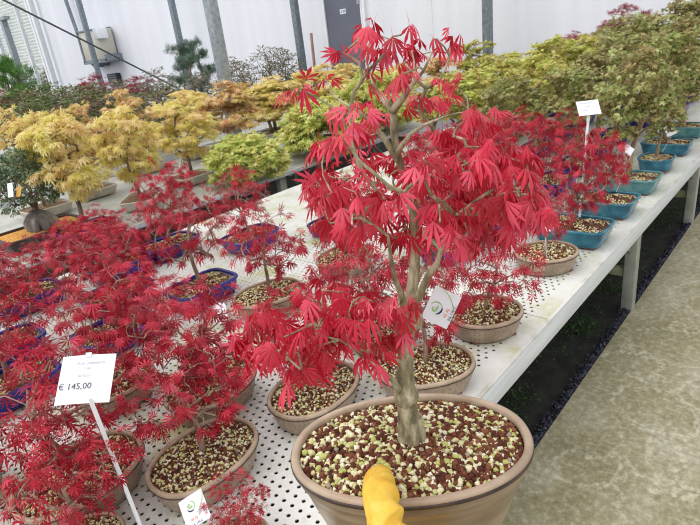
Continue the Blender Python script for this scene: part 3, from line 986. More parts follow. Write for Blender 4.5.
# air conditioner with its bracket and conduit
ac = thing('air_conditioner', 'beige air conditioner unit hung on white wall behind a steel column', 'air conditioner', (WX - .03, 13.9, 1.7))
link('casing', bevel_box(-.34, -.02, -.55, .5, .03, .68, .015), M['beige'], ac)
link('junction_box', bevel_box(-.42, -.2, -.68, -.42, .47, .7, .01), M['white'], ac)
bmb = MB(); bmb.box(-.36, 0, -.62, .58, -.05, .03); bmb.box(-.36, 0, -.66, -.56, -.02, .12); bmb.box(-.36, 0, .0, .06, -.12, -.05)
bmb.box(-.36, -.3, .5, .56, 0, .7); bmb.box(-.36, -.0, -.5, .56, .68, .71)
link('bracket', bmb.mesh(), M['galv_dark'], ac, False)
pmb = MB(); pmb.tube([(-.12, 1.2, 2.9), (-.12, 1.12, 1.6), (-.12, .98, .72), (-.14, .8, .35), (-.14, .66, .0), (-.14, .5, -.1), (-.14, .1, -.1)], .045, 10)
link('conduit', pmb.mesh(), M['galv_dark'], ac)
vm = thing('wall_vent', 'small black vent box low on white wall below the air conditioner', 'vent', (WX, 13.75, 1.08))
link('vent_body', bevel_box(-.12, 0, -.2, .28, 0, .3, .01), M['black'], vm)
sl = MB()
for i in range(5): sl.box(-.13, -.12, -.18, .26, .03 + i * .055, .055 + i * .055)
link('vent_slat', sl.mesh(), M['door'], vm, False)

# bracing cable
cb = MB(); cb.tube([(2.4, 9.0, 3.24), (2.936, 9, 2.878), (4.2, 9, 2.08), (5.905, 9, .998), (6.36, 9, .71)], .014, 6)
cable = tag(link('bracing_cable', cb.mesh(), M['cable']), 'thin dark steel cable slanting down across the white wall', 'cable')

# ------------------------------------------------------------------ benches
def bench(label, x0, x1, y0, y1, perf, legs, fasc=.085, cols=('rail', 'leg')):
    t = thing('plant_bench', label, 'bench', (0, y0, 0), 0, 'long greenhouse benches')
    W = y1 - y0
    if perf:
        xs = [x0, -.33, 1.67, 3.67, x1]
        for a, b in zip(xs[:-1], xs[1:]):
            me = slab(a + .0015, b - .0015, .012, W - .012, BZ - .0025, BZ)
            link('top_panel', me, M['panel'], t, False)
    else:
        link('top_panel', slab(x0, x1, .01, W - .01, BZ - .004, BZ), M['bench_top'], t, False)
    link('side_rail', bevel_box(x0, x1, 0, .03, BZ - fasc, BZ - .002, .004), M[cols[0]], t)
    lip = MB(); lip.box(x0, x1, .0, .012, BZ - .004, BZ + .004)
    l = link('rail_lip', lip.mesh(), M['rail_lip'], t, False); l['label'] = 'grimy top lip of the front rail'
    link('side_rail', bevel_box(x0, x1, W - .03, W, BZ - fasc, BZ - .002, .004), M[cols[0]], t)
    for x in legs:
        for y in (.10, W - .13):
            link('leg', bevel_box(x - .035, x + .035, y - .03, y + .03, -.01, BZ - .01, .003), M[cols[1]], t)
        c = MB(); c.box(x - .015, x + .015, .12, W - .13, .2, .25)
        link('crossbar', c.mesh(), M['leg_green'], t, False)
        br = MB(); br.tube([(x + .005, .16, .3), (x + .005, .5, BZ - .03)], .014, 6); br.tube([(x - .03, .11, .36), (x - .34, .11, BZ - .04)], .012, 6)
        link('brace', br.mesh(), M['leg'], t)
    bl = MB()
    for x in np.arange(x0 + .3, x1 - .2, .66):
        bl.box(x - .015, x + .015, .03, W - .03, BZ - .05, BZ - .005)
    link('bearer', bl.mesh(), M['leg'], t, False)
    return t
bench('white perforated front bench holding the red maples beside the walkway', -1.2, 6.75, .636, 2.97, True, (-.3, 1.2, 3.09, 4.66, 6.2))
bench('second grey bench holding the first row of yellow maples', -1.2, 6.75, 3.36, 5.1, False, (-.2, 1.4, 3.0, 4.6, 6.2), .03)
bench('third grey bench with a deep rail, holding shrubs behind the yellow maples', -1.2, 6.75, 5.46, 8.3, False, (-.2, 1.4, 3.0, 4.6, 6.2), .17)
bench('farthest grey bench below the slanting cable, nearest the glazing', .5, 6.75, 8.7, 11.8, False, (.8, 2.3, 3.8, 5.3, 6.5), .12)

# ------------------------------------------------------------------ potted trees
R = math.radians
FB, SB, TB = 'trees on the perforated front bench', 'trees on the second bench', 'shrubs on the back benches'
def row(kind, var, x, y, pot, label, prz=0, **kw):
    g = kw.pop('group', None) or ('%s, %s' % (NAMES[kind].replace('_', ' ') + 's', FB if y < 3.1 else SB if y < 6 else TB))
    return plant(kind, var, x, y, kw.pop('z', BZ + .0005), pot, label, R(prz), kw.pop('trz', (x * 37.7 + y * 91.3) % 6.28), group=g, **kw)

# front row by the walkway
row('red', 0, 1.50, .80, 'tan_round', 'red maple in a tan oval pot right of the hanging logo tag', -35, sr=.8, sz=.85)
row('red', 3, 1.13, .80, 'tan', 'slim red maple in the tan pot directly behind the big held pot', -40, sr=.7, sz=.95)
row('red', 2, 2.07, .82, 'tan_round', 'red maple in the tan oval pot next to the nearest teal pot', -40, sr=0.5, sz=0.75)
row('red', 1, 2.41, .83, 'teal_rect', 'fork-trunked red maple in the nearest teal pot, with a price card', 90, sr=0.78, sz=1.15, ps=1.06)
row('red', 4, 2.83, .83, 'teal_rect', 'red maple in the second teal pot along the bench edge', 90, sr=0.5, sz=0.8, ps=1.04)
row('trident', 0, 3.26, .83, 'teal2_rect', 'thick-trunked green maple in a blue-green rectangular pot at the bench edge', 90, sr=1.0, sz=1.12, ps=1.04)
row('trident', 1, 3.72, .80, 'teal_oval', 'small green maple with a thin trunk in a teal oval pot', 0, sr=.55, sz=0.61)
row('trident', 2, 4.16, .84, 'teal_rect', 'green maple in the teal pot just beyond the small oval one', 90, sr=1.1, sz=1.11)
row('bronze', 0, 4.72, .86, 'teal2_rect', 'bronze-green maple in the farthest visible teal pot at the frame edge', 90, sr=1.2, sz=1.23)
# second row: tan pots
row('red', 1, .87, 1.01, 'tan', 'red maple in the tan oval pot left of the big held pot', 2, sr=.75, sz=.8)
row('red', 2, 1.25, 1.05, 'tan_round', 'red maple in the tan pot left of the big trunk', -40, sr=.9, sz=1.0)
row('red', 5, .72, 1.30, 'tan', 'red maple with a bare curved trunk in a tan oval pot', 2, sr=.9, sz=.95)
row('red', 3, .52, 1.06, 'tan', 'red maple in the nearest tan oval pot at lower left, beside a hung logo tag', 2, sr=.75, sz=.82)
row('red', 0, .30, 1.27, 'tan', 'red maple in the wide tan pot crossed by the stake of the nearest price card', 2, ps=1.08, sr=1.0, sz=.95)
row('red', 4, .215, 1.09, 'tan_round', 'red maple in a small tan pot cut by the bottom left of the frame', -40, ps=.68, sr=.7, sz=.85)
row('red', 2, .42, .815, 'tan_round', 'low red maple at the bottom of the frame, beside the lower logo tag', -40, ps=.55, sr=.35, sz=.4)
row('red', 5, .06, 1.55, 'tan', 'red maple in a tan pot cut by the left edge of the frame', 2, sr=.9, sz=.95)
row('red', 1, .56, 1.60, 'tan_round', 'red maple in a tan pot directly behind the price card', 0, sr=.95, sz=1.0)
row('red', 3, 1.68, 1.59, 'tan', 'red maple in a tan oval pot behind the big maple, seen left of its trunk', 2, sr=.9, sz=.9)
row('red', 4, 1.24, 1.62, 'tan', 'slender red maple with a leaning trunk in a tan pot at mid bench', -15, sr=.85, sz=1.0)
# blue pots
row('red', 0, 1.69, 2.27, 'blue_rect', 'red maple in a blue pot in front of the nearest lime dome', 0, sr=.8, sz=.95)
row('red', 5, 2.05, 2.0, 'blue_rect', 'red maple in a blue pot just behind the left side of the big crown', 0, sr=.7, sz=.75, ps=.9)
row('red', 2, 1.16, 1.97, 'blue_rect', 'red maple in a blue pot at mid bench, left of the leaning trunk', 0, sr=0.9, sz=1.1)
row('red', 1, .75, 1.95, 'blue_rect', 'red maple in the long blue pot above the price card', 0, sr=0.95, sz=1.0)
row('red', 3, .93, 2.28, 'blue_rect', 'red maple in the blue pot behind the long blue one', 0, sr=0.95, sz=.95)
row('red', 4, .36, 1.93, 'blue_rect', 'red maple in a blue pot left of the price card', 0, sr=0.95, sz=1.0)
row('red', 0, .44, 2.25, 'blue_rect', 'red maple in a blue pot at the left, behind another blue pot', 0, sr=0.99, sz=1.1)
row('red', 5, .12, 2.3, 'blue_rect', 'red maple at the left frame edge below the rock-rooted evergreen', 0, sr=0.95, sz=.95)
row('red', 2, .70, 2.68, 'blue_rect', 'red maple at the back bench edge in front of the dark tray', 0, sr=0.9, sz=.72)
row('red', 3, 1.12, 2.62, 'blue_rect', 'red maple at the back bench edge in front of the blue potted yellow maple', 0, sr=0.81, sz=.8)
row('red', 1, 1.42, 2.62, 'blue_rect', 'red maple at the back bench edge in front of the bent label stake', 0, sr=.85, sz=1.15)
# red crowns right of the big maple
row('red', 4, 2.02, 1.25, 'blue_rect', 'red maple in a blue pot hidden behind the right side of the big crown', 0, sr=.95, sz=1.06)
row('red', 0, 2.38, 1.22, 'blue_rect', 'red maple in the blue pot behind the nearest teal pot', 0, sr=.95, sz=1.12)
row('red', 5, 2.78, 1.2, 'blue_rect', 'red maple in a blue pot left of the stake of the small price card', 0, sr=1.0, sz=1.24)
row('red', 2, 3.12, 1.2, 'blue_rect', 'red maple in a blue pot behind the small price card', 0, sr=0.75, sz=1.06)
row('red', 3, 2.55, 1.62, 'blue_rect', 'red maple in a blue pot just right of the top of the big crown', 0, sr=1.0, sz=1.18)
row('red', 1, 2.98, 1.62, 'blue_rect', 'red maple in a dark blue pot in front of the yellow-green crowns', 0, sr=1.0, sz=1.12)
# green-brown crowns on the far right
row('trident', 3, 3.55, 1.22, 'blue_rect', 'green maple behind the thick-trunked one, showing dark blue pot', 0, sr=1.0, sz=0.98)
row('bronze', 1, 3.42, 1.6, 'blue_rect', 'bronze-brown maple just left of the small price card', 0, sr=.95, sz=0.86)
row('bronze', 2, 4.0, 1.25, 'blue_rect', 'bronze maple in the blue pot behind the teal pots', 0, sr=1.05, sz=1.11)
row('trident', 0, 4.5, 1.25, 'blue_rect', 'tall green maple in the second blue pot behind the teal pots', 0, sr=1.15, sz=1.11)
row('olive', 1, 4.0, 1.65, 'blue_rect', 'green maple above the small price card', 0, sr=1.1, sz=1.02)
row('olive', 3, 4.5, 1.7, 'blue_rect', 'yellow-green maple in the middle of the right-hand thicket', 0, sr=1.2, sz=1.15)
row('trident', 2, 5.1, 1.25, 'blue_rect', 'tall green maple at the top right, in front of the white wall', 0, sr=1.3, sz=1.26)
row('bronze', 0, 5.6, 1.1, 'blue_rect', 'tallest bronze maple at the upper right corner', 0, sr=1.4, sz=1.41)
row('olive', 3, 5.15, 1.75, 'blue_rect', 'wide green maple on the slope of crowns below the far red maple', 0, sr=1.3, sz=1.08)
row('bronze', 1, 5.75, 1.6, 'blue_rect', 'bronze maple against the white wall at upper right', 0, sr=1.4, sz=1.19)
row('trident', 1, 6.25, 1.15, 'blue_rect', 'green maple at the far end of the bench by the white wall', 0, sr=1.4, sz=1.3)
row('olive', 0, 3.75, 2.1, 'blue_rect', 'yellow-green maple beside the red crowns right of the big maple', 0, sr=1.2, sz=0.9)
row('olive', 1, 4.35, 2.15, 'blue_rect', 'yellow-green maple in the middle of the pale thicket', 0, sr=1.2, sz=0.94)
row('olive', 2, 4.95, 2.2, 'blue_rect', 'yellow-green maple on the skyline right of the wall column', 0, sr=1.3, sz=0.94)
row('olive', 3, 5.6, 2.15, 'blue_rect', 'yellow-green maple in front of the far red maple', 0, sr=1.3, sz=1.02)
row('olive', 1, 4.1, 2.65, 'tan_plain', 'yellow-green maple at the bench back, right of the top of the big maple', 0, sr=1.2, sz=0.78)
row('olive', 0, 4.8, 2.7, 'tan_plain', 'yellow-green maple at the bench back below the white pots', 0, sr=1.25, sz=0.78)
row('olive', 2, 5.5, 2.7, 'tan_plain', 'yellow-green maple at the bench back near the white wall', 0, sr=1.3, sz=0.86)
row('plum', 0, 6.3, 1.75, 'tan_plain', 'dark red maple poking above the green crowns against the white wall', 0, sr=1.2, sz=1.25)
row('plum', 1, 6.35, 2.3, 'tan_plain', 'low dark red maple against the white wall, left of the other', 0, sr=1.1, sz=0.96)
# second bench
ev_ = row('dome', 0, 1.18, 3.72, 'dark_tray', 'evergreen rooted over grey rock in a dark brown tray of orange grit', 0, sr=0.9, sz=1.18)
row('yellow', 0, 1.36, 3.5, 'blue_tray', 'yellow maple in a long cobalt blue tray', 0, sr=1.12, sz=1.07)
row('yellow', 1, 1.9, 3.75, 'white_rect', 'yellow maple in the nearest cream pot', 45, sr=1.0, sz=1.00)
row('yellow', 2, 2.48, 3.95, 'white_rect', 'yellow maple in the cream pot beside the bent label stake', 0, sr=1.15, sz=1.00)
row('orange', 0, 3.35, 4.45, 'grey_rect', 'orange-tinted maple in a beige pot, right of the cream pots', 0, sr=1.35, sz=0.95)
row('yellow', 3, 1.46, 4.35, 'grey_rect', 'yellow maple behind the rock-rooted evergreen', 0, sr=1.0, sz=1.10)
row('orange', 1, 1.9, 4.5, 'grey_rect', 'orange-yellow maple behind the blue tray maple', 0, sr=0.95, sz=1.03)
row('orange', 2, 2.59, 4.85, 'grey_rect', 'orange-yellow maple behind the nearest cream pot maple', 0, sr=1.2, sz=1.03)
row('lime', 0, 2.66, 3.44, 'tan_plain', 'low lime green dome maple at the bench edge, nearest of the two domes', 0, sr=1.25, sz=1.1, ps=0.6)
row('lime', 1, 3.62, 3.5, 'grey_rect', 'larger lime green dome maple just left of the big crown, partly hidden by it', 0, sr=1.65, sz=1.5, ps=0.6)
row('lime', 2, 4.6, 3.7, 'grey_rect', 'lime green maple seen through the top of the big crown', 0, sr=1.7, sz=1.75)
row('yellow', 0, 4.1, 4.75, 'grey_rect', 'yellow maple in a beige pot behind the larger lime dome', 0, sr=1.4, sz=0.80)
row('yellow', 1, 4.25, 4.85, 'grey_rect', 'yellow maple at the foot of the thick galvanised column', 0, sr=1.6, sz=0.90)
row('yellow', 2, 3.2, 4.9, 'grey_rect', 'yellow maple behind the orange-tinted one', 0, sr=1.2, sz=0.90)
row('yellow', 3, 5.05, 4.9, 'grey_rect', 'yellow maple below the slate grey door, left of it', 0, sr=1.5, sz=0.93)
row('yellow', 1, 5.8, 5.0, 'grey_rect', 'yellow maple below the slate grey door', 0, sr=1.6, sz=0.87)
row('yellow', 2, 4.85, 4.35, 'grey_rect', 'yellow maple behind the left top of the big crown', 0, sr=1.2, sz=0.70)
row('yellow', 0, 5.55, 4.2, 'grey_rect', 'yellow maple behind the middle top of the big crown', 0, sr=1.3, sz=0.73)
row('orange', 3, 6.2, 3.75, 'white_rect', 'orange-yellow maple in a cream pot at the foot of the right-hand wall column', 0, sr=1.25, sz=0.80)
row('olive', 3, 6.35, 3.42, 'blue_rect', 'bright green maple in a blue pot right of the right-hand wall column', 0, sr=1.2, sz=1.07)
row('yellow', 3, 6.3, 4.5, 'white_rect', 'yellow maple in a cream pot against the white wall', 0, sr=1.2, sz=0.73)
# back benches
row('pine', 0, 4.85, 7.1, 'tan_plain', 'blue-green pine with layered pads in front of a thin steel column', 0, sr=1.5, sz=2.1)
row('shrub', 0, 6.35, 7.1, 'tan_plain', 'sparse grey-green shrub left of the cane', 0, sr=1.6, sz=1.29)
row('shrub', 1, 6.3, 6.75, 'tan_plain', 'sparse grey-green shrub between the cane and the thin column', 0, sr=1.4, sz=1.18)
row('shrub', 2, 5.7, 7.2, 'tan_plain', 'sparse grey-green shrub right of the thick galvanised column', 0, sr=1.5, sz=1.11)
row('shrub', 3, 4.3, 7.2, 'tan_plain', 'grey-green shrub under the end of the slanting cable', 0, sr=1.4, sz=1.14)
row('shrub', 0, 3.75, 7.5, 'tan_plain', 'grey-green shrub below the small black vent', 0, sr=1.5, sz=1.07)
row('green', 0, 3.2, 7.2, 'tan_plain', 'dark green shrub behind the yellow maples at left', 0, sr=1.6, sz=1.07)
row('green', 1, 2.7, 6.8, 'tan_plain', 'bushy green shrub with brown tips at the far left', 0, sr=1.7, sz=1.18)
row('green', 2, 2.25, 6.5, 'tan_plain', 'broad green shrub at the left frame edge', 0, sr=1.6, sz=1.14)
row('green', 3, 3.3, 6.5, 'tan_plain', 'low green shrub just behind the orange-yellow maples', 0, sr=1.4, sz=0.89)
row('plum', 2, 3.9, 8.2, 'tan_plain', 'dark red maple among green shrubs below the glazing', 0, sr=1.4, sz=1.14)
row('plum', 0, 4.5, 8.0, 'tan_plain', 'dark red maple between the air conditioner and the shrubs', 0, sr=1.4, sz=1.00)
row('plum', 1, 2.55, 7.5, 'tan_plain', 'dark red maple at the left frame edge below the juniper', 0, sr=1.3, sz=1.21)
row('juniper', 0, 2.6, 7.4, 'tan_plain', 'bright green juniper with layered pads at the left frame edge', 0, sr=1.3, sz=2.2)
row('shrub', 2, 5.3, 9.9, 'tan_plain', 'grey shrub on the farthest bench behind the vent', 0, sr=1.5, sz=0.86)
row('green', 1, 4.6, 9.8, 'tan_plain', 'green shrub on the farthest bench below the air conditioner', 0, sr=1.5, sz=0.86)
row('green', 3, 3.9, 10.0, 'tan_plain', 'green shrub on the farthest bench in front of the glazing', 0, sr=1.5, sz=0.89)
row('green', 0, 2.05, 5.85, 'tan_plain', 'dark green shrub at the front of the third bench, at the left frame edge', 0, sr=1.3, sz=1.0)
row('green', 3, 2.6, 5.9, 'tan_plain', 'dark green shrub at the front of the third bench, behind two yellow maples', 0, sr=1.3, sz=1.0)
row('green', 2, 3.15, 5.8, 'tan_plain', 'low dark green shrub at the front of the third bench, below the dark red maples', 0, sr=1.2, sz=.85)
row('green', 1, 3.7, 6.1, 'tan_plain', 'green shrub on the third bench between yellow maples and the vent', 0, sr=1.3, sz=.9)
row('shrub', 1, 5.15, 6.6, 'tan_plain', 'tall sparse shrub just right of the thick galvanised column base', 0, sr=1.3, sz=1.15)
row('shrub', 0, 4.35, 6.3, 'tan_plain', 'grey-green shrub left of the thick galvanised column', 0, sr=1.3, sz=1.0)
# grey rock root under the evergreen
rk = MB()
rr_ = np.random.default_rng(8)
for k_ in range(12):
    a_ = k_ * .52 + rr_.uniform(-.2, .2)
    L_ = rr_.uniform(.06, .12)
    rk.tube([(0, 0, .1), (L_ * .4 * math.cos(a_), L_ * .4 * math.sin(a_), .075), (L_ * .8 * math.cos(a_), L_ * .8 * math.sin(a_), .03), (L_ * math.cos(a_), L_ * math.sin(a_), -.01)], [.04, .034, .026, .014], 8)
bmx = bmesh.new(); bmesh.ops.create_icosphere(bmx, subdivisions=3, radius=1)
for v_ in bmx.verts:
    n_ = .012 * math.sin(v_.co.x * 9) * math.cos(v_.co.y * 8 + v_.co.z * 5)
    v_.co = Vector((v_.co.x * .085, v_.co.y * .075, v_.co.z * .075 + .04)) * (1 + n_ * 8)
me_ = rk.mesh(); bmx.from_mesh(me_); bmx.to_mesh(me_); bmx.free()

rko_ = link('rock_root', me_, M['rock'], ev_); rko_.location = (0, 0, .075); rko_['label'] = 'grey gnarled rock under the roots'


# ------------------------------------------------------------------ big maple held up in front
HERO_CHAINS = [
 ( [(-0.0001, 0.0001, -0.0016), (-0.001, 0.0011, 0.0307), (-0.0016, 0.0017, 0.0674), (-0.0006, 0.0006, 0.1022), (0.0019, -0.0021, 0.1354), (0.006, -0.0064, 0.1694), (0.018, -0.0047, 0.1982), (0.0259, -0.0059, 0.229), (0.0276, -0.0077, 0.2487), (0.0236, -0.0108, 0.2844), (0.0207, -0.0077, 0.312), (0.0142, -0.008, 0.3325), (0.007, -0.0076, 0.3513), (0.0063, -0.0068, 0.3739), (0.0069, -0.0074, 0.3954)] , 0.015 , 0.0035 ),
 ( [(0.0068, -0.0073, 0.3936), (0.0096, 0.0044, 0.4035), (0.0129, 0.0155, 0.4126), (0.0178, 0.025, 0.4272), (0.0238, 0.0331, 0.44)] , 0.0042 , 0.001 ),
 ( [(0.0068, -0.0073, 0.3936), (0.0057, -0.0208, 0.4055), (0.0042, -0.034, 0.4177), (0.003, -0.0474, 0.4292), (-0.0002, -0.0586, 0.4436)] , 0.0045 , 0.001 ),
 ( [(0.006, -0.0064, 0.1694), (-0.0017, -0.0276, 0.2051), (-0.0027, -0.0412, 0.2314), (-0.0045, -0.054, 0.2489), (-0.0061, -0.0669, 0.2798), (-0.0017, -0.0717, 0.2989), (-0.0041, -0.0838, 0.305), (-0.0145, -0.102, 0.3196), (-0.0129, -0.1184, 0.3314)] , 0.0068 , 0.0012 ),
 ( [(-0.0017, -0.0717, 0.2989), (-0.015, -0.072, 0.3147), (-0.0306, -0.07, 0.3266), (-0.0431, -0.0711, 0.3446)] , 0.0045 , 0.001 ),
 ( [(0.0052, -0.0056, 0.1695), (-0.0139, -0.0144, 0.2052), (-0.0255, -0.0166, 0.2337), (-0.0309, -0.0181, 0.2582), (-0.0355, -0.0206, 0.2834), (-0.0503, -0.0193, 0.2984), (-0.066, -0.0171, 0.3131)] , 0.0055 , 0.001 ),
 ( [(-0.0041, 0.0045, 0.0651), (-0.0262, -0.0011, 0.1047), (-0.0529, -0.0018, 0.139), (-0.0755, 0.0005, 0.1671), (-0.0936, 0.0054, 0.1906), (-0.1144, 0.013, 0.205)] , 0.0055 , 0.001 ),
 ( [(-0.0008, 0.0009, 0.1132), (-0.0169, 0.0035, 0.1255), (-0.0331, 0.0063, 0.1416), (-0.0504, 0.0102, 0.1661), (-0.0634, 0.0169, 0.1974)] , 0.0035 , 0.001 ),
 ( [(0.0074, -0.008, 0.3463), (0.0006, -0.0006, 0.3662), (0.0005, 0.0142, 0.3853), (-0.0055, 0.028, 0.3968), (-0.0128, 0.0432, 0.4086)] , 0.0042 , 0.001 ),
 ( [(0.007, -0.0075, 0.3504), (0.0013, -0.0161, 0.3598), (0.0015, -0.031, 0.3744), (0.0023, -0.0466, 0.3827), (0.0149, -0.0601, 0.3875)] , 0.0038 , 0.001 ),
 ( [(0.0242, -0.0113, 0.2952), (0.0487, -0.0083, 0.3041), (0.0838, -0.0021, 0.3164), (0.1139, -0.0051, 0.3274), (0.146, -0.0103, 0.3319)] , 0.0045 , 0.001 ),
 ( [(0.0226, -0.0096, 0.3063), (0.0285, 0.0134, 0.3079), (0.0315, 0.0395, 0.3115), (0.0309, 0.0697, 0.3161), (0.0215, 0.0945, 0.3168)] , 0.004 , 0.001 ),
 ( [(-0.0041, -0.0838, 0.305), (0.0279, -0.0889, 0.2935), (0.053, -0.1013, 0.291), (0.0774, -0.1128, 0.295)] , 0.0035 , 0.001 ),
 ( [(0.0188, -0.0055, 0.1981), (0.0496, 0.0054, 0.2012), (0.0852, 0.0111, 0.2103), (0.1195, 0.0035, 0.2196), (0.1437, -0.0079, 0.2232)] , 0.004 , 0.001 ),
]
